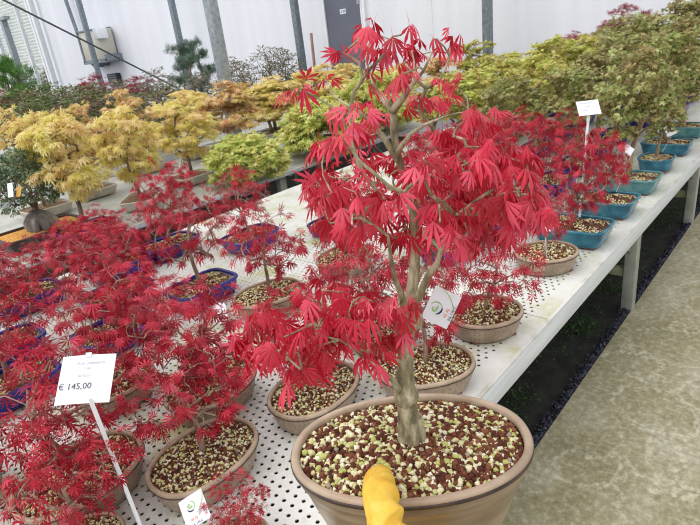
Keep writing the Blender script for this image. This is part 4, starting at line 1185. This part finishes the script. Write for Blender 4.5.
HERO_TIPS = [(0.0082, 0.0274, 0.4623),(0.1068, 0.1015, 0.4667),(-0.0257, 0.0176, 0.4504),(-0.004, -0.0048, 0.4627),(-0.0311, -0.0498, 0.4601),(0.0887, -0.0082, 0.4506),(0.1108, -0.0102, 0.4408),(0.1808, 0.0347, 0.4314),(0.0282, -0.0189, 0.4443),(0.1478, 0.0569, 0.4327),(-0.0272, -0.0298, 0.4521),(-0.0412, -0.014, 0.4291),(-0.0289, -0.0247, 0.4426),(0.0454, 0.0113, 0.4174),(-0.0307, -0.0477, 0.4299),(0.0114, 0.0723, 0.4193),(-0.0922, 0.0056, 0.4261),(0.0313, 0.1225, 0.4127),(-0.044, 0.0047, 0.4025),(-0.0479, -0.0016, 0.3994),(-0.0827, -0.0471, 0.4028),(0.0034, 0.0184, 0.3885),(0.0725, 0.0466, 0.3737),(-0.0829, -0.0347, 0.3948),(-0.0939, -0.0316, 0.3898),(-0.0267, 0.0564, 0.3608),(0.0848, 0.031, 0.4312),(0.0768, -0.0147, 0.4097),(0.0379, -0.0601, 0.4095),(0.1315, 0.005, 0.3841),(0.0631, -0.0006, 0.3919),(0.0339, -0.0727, 0.3832),(0.0166, -0.0654, 0.3693),(0.1421, 0.0115, 0.3374),(0.0814, -0.0069, 0.3576),(0.0922, -0.0393, 0.3477),(0.1519, -0.0029, 0.3276),(0.0144, 0.0285, 0.3685),(0.0419, 0.0053, 0.3436),(0.08, 0.0349, 0.3315),(0.0284, 0.0393, 0.3388),(0.0919, 0.0854, 0.3183),(0.0149, 0.124, 0.3128),(-0.0151, 0.0993, 0.3183),(0.0204, 0.1066, 0.3221),(0.0304, 0.1118, 0.3238),(0.0092, 0.0726, 0.3149),(-0.0075, 0.056, 0.3173),(0.0, 0.0402, 0.2993),(-0.0399, 0.0065, 0.3131),(-0.0498, -0.029, 0.3245),(-0.0455, -0.0256, 0.3261),(-0.0944, -0.0294, 0.3156),(-0.0448, 0.0188, 0.2983),(-0.0448, 0.0381, 0.3245),(0.0079, 0.0942, 0.2985),(-0.0714, -0.0699, 0.342),(0.0313, 0.0107, 0.3007),(-0.0014, -0.0356, 0.3296),(-0.0126, -0.044, 0.3351),(0.0233, -0.0013, 0.2756),(0.0386, 0.0058, 0.2676),(-0.001, -0.0373, 0.2736),(0.0774, 0.0108, 0.2317),(0.069, -0.0425, 0.2472),(-0.0058, -0.0817, 0.2791),(0.0785, -0.0508, 0.267),(0.1794, 0.0067, 0.2278),(0.0027, -0.0834, 0.3396),(0.0755, -0.0468, 0.3129),(0.0528, -0.0287, 0.3165),(0.0781, -0.0118, 0.3109),(0.0291, 0.1111, 0.259),(-0.0112, 0.0781, 0.275),(-0.0544, 0.042, 0.3218),(0.0358, 0.1407, 0.2851),(-0.0649, 0.0034, 0.319),(-0.0372, 0.0314, 0.3117),(0.0608, 0.0782, 0.2527),(0.0209, 0.0428, 0.2692),(0.0396, 0.0289, 0.2482),(0.0061, 0.0025, 0.2663),(-0.0076, -0.0516, 0.3024),(0.0448, -0.0197, 0.2808),(-0.0441, -0.0888, 0.3654),(0.1608, 0.0349, 0.3102),(-0.0563, -0.0821, 0.3639),(0.083, 0.0085, 0.3232),(-0.0017, -0.0035, 0.3333),(0.0248, 0.0118, 0.3291),(-0.0484, -0.0077, 0.3486),(0.0787, 0.0975, 0.3098),(0.0159, -0.08, 0.3908),(0.0536, -0.0434, 0.3615),(0.1133, -0.0304, 0.357),(0.1669, -0.003, 0.3527),(0.1157, -0.0593, 0.3412),(0.1338, -0.0437, 0.2982),(0.2108, -0.0074, 0.2809),(0.0224, -0.0852, 0.3337),(0.1268, -0.0273, 0.3071),(0.1061, -0.0784, 0.3273),(0.1021, -0.0756, 0.3336),(0.1099, -0.0963, 0.319),(0.0652, -0.115, 0.3334),(0.1177, -0.0974, 0.2989),(0.1167, -0.093, 0.2962),(0.0167, -0.1206, 0.3213),(0.2164, -0.027, 0.2535),(0.0533, -0.127, 0.3037),(0.2028, -0.064, 0.2581),(0.0211, -0.1009, 0.3106),(0.0527, -0.087, 0.2979),(0.0197, -0.1432, 0.3063),(0.0698, -0.1231, 0.2914),(0.1198, -0.0183, 0.2942),(0.1514, 0.0063, 0.2803),(-0.0296, -0.0994, 0.355),(0.1272, -0.005, 0.3157),(0.1875, -0.0631, 0.2341),(0.068, -0.1163, 0.2816),(0.0293, -0.1095, 0.2916),(0.0942, -0.077, 0.2712),(0.1208, -0.0329, 0.2428),(0.0955, -0.0509, 0.2535),(0.0667, -0.0446, 0.269),(0.0714, -0.0373, 0.2729),(0.0085, -0.0967, 0.3622),(0.1009, -0.0414, 0.3399),(0.1491, -0.0461, 0.3119),(0.1129, -0.0593, 0.3259),(0.0242, -0.1263, 0.3333),(0.2153, -0.0355, 0.2798),(0.0247, -0.0921, 0.3164),(0.0579, -0.0745, 0.3111),(0.1674, -0.0557, 0.2536),(0.175, -0.0544, 0.2515),(0.1189, 0.0028, 0.2807),(0.0459, -0.0436, 0.303),(-0.0208, -0.0766, 0.3142),(0.0265, -0.0422, 0.297),(0.1561, -0.029, 0.2478),(0.1066, -0.0518, 0.2629),(0.1164, -0.0614, 0.2404),(0.1615, -0.0448, 0.2201),(0.0335, -0.0566, 0.3455),(0.0065, -0.0755, 0.3538),(-0.0203, -0.1119, 0.3584),(0.1109, -0.0398, 0.3284),(-0.0191, -0.1055, 0.3213),(0.1862, 0.0138, 0.2511),(0.0034, -0.1358, 0.3221),(0.0855, -0.0978, 0.2967),(-0.0435, -0.085, 0.3087),(0.0158, -0.0472, 0.2852),(0.0536, -0.0486, 0.2988),(0.0162, -0.0707, 0.307),(0.0839, -0.0615, 0.3741),(-0.1247, 0.0714, 0.2131),(-0.1141, 0.0975, 0.207),(-0.1381, 0.0588, 0.231),(-0.147, 0.0234, 0.2169),(-0.0997, 0.0635, 0.1667),(-0.1106, 0.0183, 0.189),(-0.0668, 0.0653, 0.1516),(-0.1097, 0.0676, 0.1573),(-0.1155, 0.0609, 0.1682),(-0.135, 0.0234, 0.1748),(-0.1215, 0.0374, 0.1688),(-0.1292, 0.0113, 0.2218),(-0.1025, 0.0167, 0.2167),(-0.0533, 0.0761, 0.1762),(-0.073, 0.036, 0.1742),(-0.0806, 0.0076, 0.1888),(-0.0216, 0.058, 0.1417),(-0.0513, 0.028, 0.2005),(-0.0866, -0.0047, 0.2205),(-0.1522, 0.0487, 0.1989),(-0.1274, 0.0869, 0.1755),(-0.1169, 0.1234, 0.1376),(-0.0072, 0.1053, 0.1888),(-0.0721, 0.0443, 0.2277),(-0.119, 0.0106, 0.2422),(-0.0518, 0.0798, 0.196),(-0.056, -0.0115, 0.2193),(-0.0714, -0.0137, 0.1717),(-0.0011, 0.0427, 0.1117),(-0.04, -0.025, 0.1771),(-0.0064, 0.0039, 0.1576),(-0.0502, -0.0406, 0.2237),(-0.032, -0.0233, 0.2081),(-0.0364, 0.003, 0.1707),(-0.0169, 0.0164, 0.1551),(-0.1424, 0.0824, 0.1994),(-0.1268, 0.1137, 0.1838),(-0.1137, 0.0715, 0.2065),(-0.0776, 0.018, 0.1995),(-0.0957, 0.0476, 0.1767),(-0.0609, 0.0018, 0.224),(-0.05, 0.0122, 0.211),(-0.1389, 0.044, 0.1897),(-0.0881, 0.0366, 0.1576),(-0.0624, 0.0594, 0.1426),(-0.0512, 0.0309, 0.2186),(-0.0454, 0.0409, 0.211),(-0.0988, 0.0295, 0.1955)]

B0 = Vector((0.4248, 0.3289, 1.1828))
PC = Vector((0.4210, 0.3300, 1.0928))
hero = thing('potted_red_maple', 'large crimson maple held up over the walkway in a big oval brown pot, nearest tree', 'bonsai tree', PC)
HA, HB, HN = .146, .095, 2.15
SCR = math.atan2(-.759, .641)
def hfin(nm, me, m, parent, smooth=True, rz=None, kind=None):
    o = link(nm, me, M[m], parent, smooth)
    if rz is not None: o.rotation_euler = (0, 0, rz)
    if kind: o['kind'] = kind
    return o
OZ = .035
PC.z -= OZ; hero.location = PC
prof = [(.042, .008 - OZ), (.036, .006 - OZ), (.031, .01 - OZ), (.024, .0), (.0165, .025), (.0125, .042), (.0115, .045), (.0118, .0475), (.0085, .0555), (.0065, .0625), (.0045, .065), (.0048, .0675), (.0062, .0695), (.0045, .075), (.004, .078), (.0098, .078), (.014, .05)]
up = lambda pr: [(i_, z_ + OZ) for i_, z_ in pr]
hp = hfin('pot', loft(HA, HB, HN, up(prof), 96), 'hero_pot', hero, rz=SCR)
hfin('rim', torus_rim(HA, HB, HN, up([(.004, .0825), (.0002, .084), (-.0008, .0862), (.0004, .0892), (.0025, .0905), (.0070, .0905), (.0088, .0888), (.0098, .085), (.0098, .078)]), 96), 'tan_rim', hp)
l = hfin('rim_line', torus_rim(HA, HB, HN, up([(.002, .0800), (-.0014, .0808), (-.0018, .0850), (-.0002, .0858)]), 96), 'rim_line', hp); l['label'] = 'dark glaze line under the pot rim'
for sx, sy in ((1, 1), (1, -1), (-1, 1), (-1, -1)):
    hfin('foot', bevel_box(sx * .05 - .02, sx * .05 + .02, sy * .034 - .012, sy * .034 + .012, 0, .009, .003), 'clay_foot', hp, False)
rng = np.random.default_rng(11)
bd, gr = soil_mesh(rng, HA - .0102, HB - .0102, HN, .080 + OZ, .011, 4300, .0041, 0)
so = hfin('soil', bd, 'soil_base', hero, rz=SCR)
hfin('granules', gr, 'granules', so, smooth=False, kind='stuff')
hroot = B0 - PC
tm_, td_ = grow(rng, HERO_CHAINS, HERO_TIPS, .0008, .014, .02, penal=1.2, sides=6, wob=.08, pipe=.42, taper=1.7)
# swollen root flare and knuckles on the trunk
mb = MB()
mb.tube([(0, 0, -.02), (0, 0, -.004), (.0005, 0, .006), (.001, .001, .02), (.001, .001, .034)], [.021, .0195, .0172, .0158, .0145], 14)
for (q, r) in (((HERO_CHAINS[0][0][5]), .0165), ((HERO_CHAINS[0][0][2]), .0158)):
    q = Vector(q); mb.tube([q + Vector((0, 0, -.012)), q + Vector((0, 0, -.004)), q + Vector((0, 0, .004)), q + Vector((0, 0, .012))], [r * .72, r * .93, r * .93, r * .7], 12)
n0 = len(tm_.vertices)
bmj = bmesh.new(); bmj.from_mesh(tm_); me2 = mb.mesh(); bmj.from_mesh(me2); bmj.to_mesh(tm_); bmj.free()
tr = hfin('trunk', tm_, 'hero_bark', hero); tr.location = hroot
tips = np.array(HERO_TIPS)
fo = fans(rng, tips, td_, 'hero', 6, .0245, .0135, (0, 0, .25), .74, .35, .4, thin=((.2, .3, .36, .45), (.85, .82, .72, .62), (1, 1, .9, .8)))
f_ = hfin('foliage', fo, 'hero_leaf', hero); f_.location = hroot

# gloved hand holding the near rim
def glove():
    side = Vector((.641, -.759, 0)).normalized()      # to the right as the holder sees it
    away = Vector((.733, .680, 0)).normalized()
    mb = MB()
    th = [Vector((.3535, .3165, 1.1870)), Vector((.3490, .3120, 1.1935)), Vector((.3360, .3020, 1.2035)), Vector((.3200, .2890, 1.2085)), Vector((.3065, .2770, 1.2065)), Vector((.2960, .2660, 1.1970)), Vector((.2905, .2560, 1.1830)), Vector((.2900, .2450, 1.1630)), Vector((.2920, .2350, 1.1380)), Vector((.2940, .2270, 1.1100))]
    th = [q_ - side * (.006 - .0075 * max(0, (i_ - 3) / 6)) for i_, q_ in enumerate(th)]
    pts, rad = [], []
    base_r = [.0115, .0152, .0172, .0178, .0174, .0182, .0200, .023, .027, .032]
    for i in range(len(th) - 1):
        for j in range(8):
            s = j / 8
            pts.append(th[i].lerp(th[i + 1], s)); rad.append(base_r[i] + (base_r[i + 1] - base_r[i]) * s)
    n0 = len(mb.v)
    mb.tube([th[0] + Vector((.003, .003, -.004))] + pts, [.005] + rad, 40)
    # slack rubber: slanting folds that pile up over the knuckle, deeper on the right
    for ri in range(len(pts) + 1):
        for k in range(40):
            v = Vector(mb.v[n0 + ri * 40 + k]); c = pts[max(0, ri - 1)]
            d = v - c
            if d.length < 1e-6: continue
            d.normalize(); u = ri / 8
            rt = d.dot(side)
            ph = u + .5 * rt + .25 * d.z
            amp = min(1, max(0, (u - 2.6) / .8)) * (.0019 + .0022 * rt)
            f = math.sin(ph * 5.4); f = f if f > 0 else f * .7
            mb.v[n0 + ri * 40 + k] = tuple(v + d * (amp * f + .0007 * math.sin(ph * 15 + 4 * rt) * min(1, u / 3)))
    palm = [Vector((.293, .228, 1.12)), Vector((.300, .226, 1.09)), Vector((.305, .222, 1.065)), Vector((.27, .19, 1.045)), Vector((.215, .14, 1.02))]
    mb.tube(palm, [.034, .038, .038, .034, .03], 16)
    for k in range(4):
        off = side * (-.026 + .0225 * k)
        L = (.086, .097, .092, .076)[k]
        kn = Vector((.312, .235, 1.074)) + off
        a = kn + away * .03 + Vector((0, 0, -.006)); b2 = kn + away * (.03 + L * .5) + Vector((0, 0, -.0055)); c = kn + away * (.03 + L * .85) + Vector((0, 0, -.004)); d = kn + away * (.03 + L) + Vector((0, 0, .0))
        mb.tube([kn - away * .02 + Vector((0, 0, -.01)), a, b2, c, d], [.014, .0125, .0115, .0105, .007], 12)
        mb.tube([Vector((.303, .224, 1.072)), kn], [.022, .015], 12)
    mb.tube([Vector((.27, .19, 1.045)), Vector((.22, .145, 1.02)), Vector((.15, .085, 1.0)), Vector((.08, .02, .985)), Vector((.05, -.01, .98))], [.034, .033, .041, .046, .05], 18)
    mb.v = [(x_, y_, z_ - .035 * min(1, max(0, (1.15 - z_) / .05))) for x_, y_, z_ in mb.v]
    src = bpy.data.objects.new('tmp', mb.mesh()); COL.objects.link(src)
    md = src.modifiers.new('r', 'REMESH'); md.mode = 'VOXEL'; md.voxel_size = .0017
    s2 = src.modifiers.new('s', 'SMOOTH'); s2.iterations = 3; s2.factor = .5
    dg = bpy.context.evaluated_depsgraph_get()
    me = bpy.data.meshes.new_from_object(src.evaluated_get(dg))
    bpy.data.objects.remove(src)
    return me
tag(link('gloved_hand', glove(), M['glove']), 'hand in a yellow rubber glove gripping the near rim of the big oval pot', 'hand')

# ------------------------------------------------------------------ signs and tags
def text_mesh(body, size, align='LEFT'):
    cu = bpy.data.curves.new('t', 'FONT'); cu.body = body; cu.size = size; cu.extrude = .0001; cu.align_x = align; cu.align_y = 'CENTER'; cu.resolution_u = 2
    ob = bpy.data.objects.new('t', cu); COL.objects.link(ob)
    dg = bpy.context.evaluated_depsgraph_get()
    me = bpy.data.meshes.new_from_object(ob.evaluated_get(dg))
    bpy.data.objects.remove(ob)
    return me

def card(name, label, c, r, u, cat='tag', group=None, bend=.0, mat='paper', wh=None):
    """thin card, local x = r, y = u, z to the front"""
    r = Vector(r); u = Vector(u); w, h = (r.length, u.length) if wh is None else wh
    x = r.normalized(); z = x.cross(u).normalized(); y = z.cross(x)
    mt = Matrix(((x.x, y.x, z.x, c[0]), (x.y, y.y, z.y, c[1]), (x.z, y.z, z.z, c[2]), (0, 0, 0, 1)))
    t = thing(name, label, cat, (0, 0, 0), 0, group); t.matrix_world = mt
    vs, fs = [], []
    K = 8
    for s in (0, 1):
        for i in range(K + 1):
            xx = (i / K - .5) * w
            zz = -bend * (2 * xx / w) ** 2 - s * .0008
            vs += [(xx, -h / 2, zz), (xx, h / 2, zz)]
    n = 2 * (K + 1)
    for i in range(K):
        a = 2 * i
        fs += [(a, a + 2, a + 3, a + 1), (n + a, n + a + 1, n + a + 3, n + a + 2), (a, n + a, n + a + 2, a + 2), (a + 1, a + 3, n + a + 3, n + a + 1)]
    fs += [(0, 1, n + 1, n), (2 * K, n + 2 * K, n + 2 * K + 1, 2 * K + 1)]
    me = bpy.data.meshes.new('card'); me.from_pydata(vs, [], fs); me.update()
    cardo = link('card', me, M[mat], t, False)
    return t, w, h, cardo

def write(parent, body, size, x, y, mat, name='lettering'):
    o = link(name, text_mesh(body, size), M[mat], parent, False); o.location = (x, y, .0006)
    return o

g = 'price signs on white stakes'
s1, w, h, cd = card('price_sign', 'white price card reading 145,00 euro on a stake among the nearest red maples', (0.3317, 1.0983, 1.0512), (0.0753, -0.0845, -0.0058), (0.0625, 0.0521, 0.0649), 'sign', g, .004)
for b_, sz_, x_, y_, m_ in (('\u20ac 145,00', .019, -.053, -.016, 'ink'), ('Acer palmatum', .0095, -.022, .034, 'faint_ink'), ('h 40', .0075, -.006, .022, 'faint_ink'), ('4232 cl', .0085, -.016, .006, 'faint_ink')):
    o = write(cd, b_, sz_, x_, y_, m_); 
mi = s1.matrix_world.inverted()
sk = MB(); sk.tube([mi @ Vector((.3147, 1.0555, 1.03)), mi @ Vector((.315, 1.045, .9)), mi @ Vector((.3155, 1.0253, .651))], .0052, 4)
link('stake', sk.mesh(), M['white'], s1, False)
cm = MB(); cm.box(-.006, .006, h / 2 - .006, h / 2 + .004, .0002, .003); cp_ = link('clip', cm.mesh(), M['white'], s1, False)

s2, w, h, cd = card('price_sign', 'small white price card on a stake in the nearest teal pot', (2.5472, 0.8349, 1.2251), (0.0666, -0.0723, -0.0011), (0.0287, 0.0348, 0.0554), 'sign', g)
write(cd, 'Acer palmatum', .0095, -.036, .024, 'faint_ink'); write(cd, '4238 cl', .008, -.01, .008, 'faint_ink'); write(cd, '\u20ac 95,00', .009, -.034, -.012, 'faint_ink')
mi = s2.matrix_world.inverted()
sk = MB(); sk.tube([mi @ Vector((2.545, .832, 1.2)), mi @ Vector((2.50, .835, .735))], .006, 4)
for i in range(8):
    q = Vector((2.545, .832, 1.2)).lerp(Vector((2.50, .835, .735)), i / 8 + .05)
    sk.box(-.011, .011, -.004, .004, -.008, .008, 0, Matrix.Translation(mi @ q) @ mi.to_3x3().to_4x4())
link('stake', sk.mesh(), M['white'], s2, False)

def logo_tag(label, c, r, u):
    t, w, h, cd = card('plant_tag', label, c, r, u, 'tag', 'printed white tags hung on branches', .0015)
    s = w
    def arc(cx, cy, rr, a0, a1, th0, mat, nm, k=14):
        vs, fs = [], []
        for i in range(k + 1):
            a = R(a0 + (a1 - a0) * i / k); th = th0 * math.sin(PI * (.12 + .76 * i / k))
            for q in (rr - th / 2, rr + th / 2): vs.append((cx + q * math.cos(a), cy + q * math.sin(a), .0007))
        for i in range(k): fs.append((2 * i, 2 * i + 1, 2 * i + 3, 2 * i + 2))
        me = bpy.data.meshes.new('arc'); me.from_pydata(vs, [], fs); me.update()
        link(nm, me, M[mat], cd, False)
    cx, cy = -.08 * s, .16 * h
    arc(cx, cy, .17 * s, 200, 300, .05 * s, 'navy_ink', 'logo')
    arc(cx, cy, .17 * s, 300, 440, .03 * s, 'lime_ink', 'logo')
    for k, (dx, rr) in enumerate(((-.05, .07), (0, .09), (.05, .07), (0, .05))):
        arc(cx + dx * s, cy + .02 * s, rr * s, 40 + 50 * k, 230 + 50 * k, .022 * s, 'lime_ink', 'logo', 8)
    arc(-.4 * s, .62 * h, .95 * s, -64, -8, .022 * s, 'lime_ink', 'swoosh', 16)
    write(cd, '42 AJ', .13 * s, -.24 * s, -.25 * h, 'orange_ink')
    write(cd, 'NL I.N.C.', .12 * s, -.26 * s, -.43 * h, 'navy_ink')
    return t
ht = logo_tag('white tag with green logo hung on the right branch of the big held maple', (0.4912, 0.3188, 1.3379), (0.0254, -0.0072, 0.0328), (-0.0092, 0.0276, 0.0159))
pt_ = logo_tag('white tag with green logo hung low in front of a nearby tan oval pot', (0.3814, 0.8869, 0.767), (0.0423, -0.0313, 0.0232), (0.0104, 0.0549, 0.03))

def stuck(label, c, r, u, mat, foot, cat='tag'):
    t, w, h, cd = card('plant_tag', label, c, r, u, cat, 'plain plant tags', mat=mat)
    mi = t.matrix_world.inverted()
    b = MB(); b.tube([mi @ (Vector(c) - Vector(u) * .45), mi @ Vector(foot)], .0015, 4)
    link('tie', b.mesh(), M['white'], t, False)
stuck('blank white tag hanging in the second teal pot from the nearest', (2.90, .75, .962), (.0263, -.0116, .0272), (-.014, .0332, .0295), 'paper', (2.93, .80, .735))
stuck('blank white tag at the thin trunk of a small maple in a teal oval pot', (3.8666, .7707, .8648), (.0478, -.0399, .0188), (.0036, .0311, .0571), 'paper', (3.86, .80, .73))
stuck('curled white tag at the trunk of the tan potted maple right of the big maple', (1.9878, .7906, .8716), (.0226, -.0244, -.0002), (.0368, .0138, .0353), 'paper', (2.0, .79, .727))
stuck('white tag hanging from the rock-rooted evergreen', (1.010, 3.455, 1.055), (.0215, -.0212, .003), (.0195, .049, .067), 'paper', (1.08, 3.62, 1.06))
stuck('ochre yellow tag hanging from the rock-rooted evergreen', (1.044, 3.44, 1.038), (.0167, -.019, -.0016), (.016, .0395, .0458), 'yellow_tag', (1.10, 3.62, 1.05))
stuck('white tag lying against a blue pot amid red leaves', (1.0551, 1.6977, .7041), (.0349, -.0308, .0109), (.0206, .0809, .0385), 'paper', (1.08, 1.76, .74))
# white label stake bent into a V, in the cream pot
vb = MB(); vb.tube([(2.55, 4.08, .93), (2.40, 3.97, .80), (2.385, 3.96, .77), (2.405, 3.935, .73), (2.42, 3.9, .655)], [.004, .012, .014, .012, .01], 4)
tag(link('label_stake', vb.mesh(), M['white'], smooth=False), 'bent white plastic label stake leaning in front of a cream pot', 'label stake')
cn = MB(); cn.tube([(6.4, 6.2, BZ), (6.4, 6.16, 1.70)], .022, 6)
tag(link('garden_cane', cn.mesh(), M['wood']), 'thin brown cane standing upright against the white wall left of the door', 'cane')

# ------------------------------------------------------------------ light and camera
w = bpy.data.worlds.new('world'); SC.world = w; w.use_nodes = True
nt = w.node_tree; bg = nt.nodes['Background']
tc = nt.nodes.new('ShaderNodeTexCoord'); sx = nt.nodes.new('ShaderNodeSeparateXYZ'); nt.links.new(tc.outputs['Generated'], sx.inputs[0])
rp = ramp(nt, [(0, (.55, .57, .6, 1)), (.5, (.8, .82, .86, 1)), (1, (1.0, 1.0, 1.0, 1))])
ma = nt.nodes.new('ShaderNodeMath'); ma.operation = 'MULTIPLY_ADD'; ma.inputs[1].default_value = .5; ma.inputs[2].default_value = .5
nt.links.new(sx.outputs[2], ma.inputs[0]); nt.links.new(ma.outputs[0], rp.inputs['Fac']); nt.links.new(rp.outputs['Color'], bg.inputs['Color'])
bg.inputs['Strength'].default_value = 1.0
sd = bpy.data.lights.new('daylight', 'SUN'); sd.energy = 1.6; sd.angle = R(70); sd.color = (1, .985, .96)
so_ = bpy.data.objects.new('daylight', sd); COL.objects.link(so_); so_.rotation_euler = (R(-18), R(-28), 0); so_.location = (0, 0, 6)

cam = bpy.data.cameras.new('camera'); co = bpy.data.objects.new('camera', cam); COL.objects.link(co)
cam.sensor_width = 36; cam.lens = 549.2 / 700 * 36; cam.clip_start = .02
CX, CY, CZ = (0.6407827919672319, -0.7591174642989902, -0.11462150284719899), (-0.36404598059958043, -0.16899920950875869, -0.9159201882231358), (0.6759200674103182, 0.6286333928305796, -0.3846454469902705)
co.matrix_world = Matrix(((CX[0], -CY[0], -CZ[0], 0), (CX[1], -CY[1], -CZ[1], 0), (CX[2], -CY[2], -CZ[2], BZ + 1.0), (0, 0, 0, 1)))
SC.camera = co
SC.view_settings.view_transform = 'Standard'; SC.view_settings.look = 'None'; SC.view_settings.gamma = 1; SC.view_settings.use_curve_mapping = False
SC.view_settings.exposure = 0.25
SC.cycles.filter_width = 1.1
SC.cycles.max_bounces = 6; SC.cycles.diffuse_bounces = 3; SC.cycles.glossy_bounces = 2; SC.cycles.transparent_max_bounces = 8; SC.cycles.transmission_bounces = 4
SC.cycles.use_denoising = True
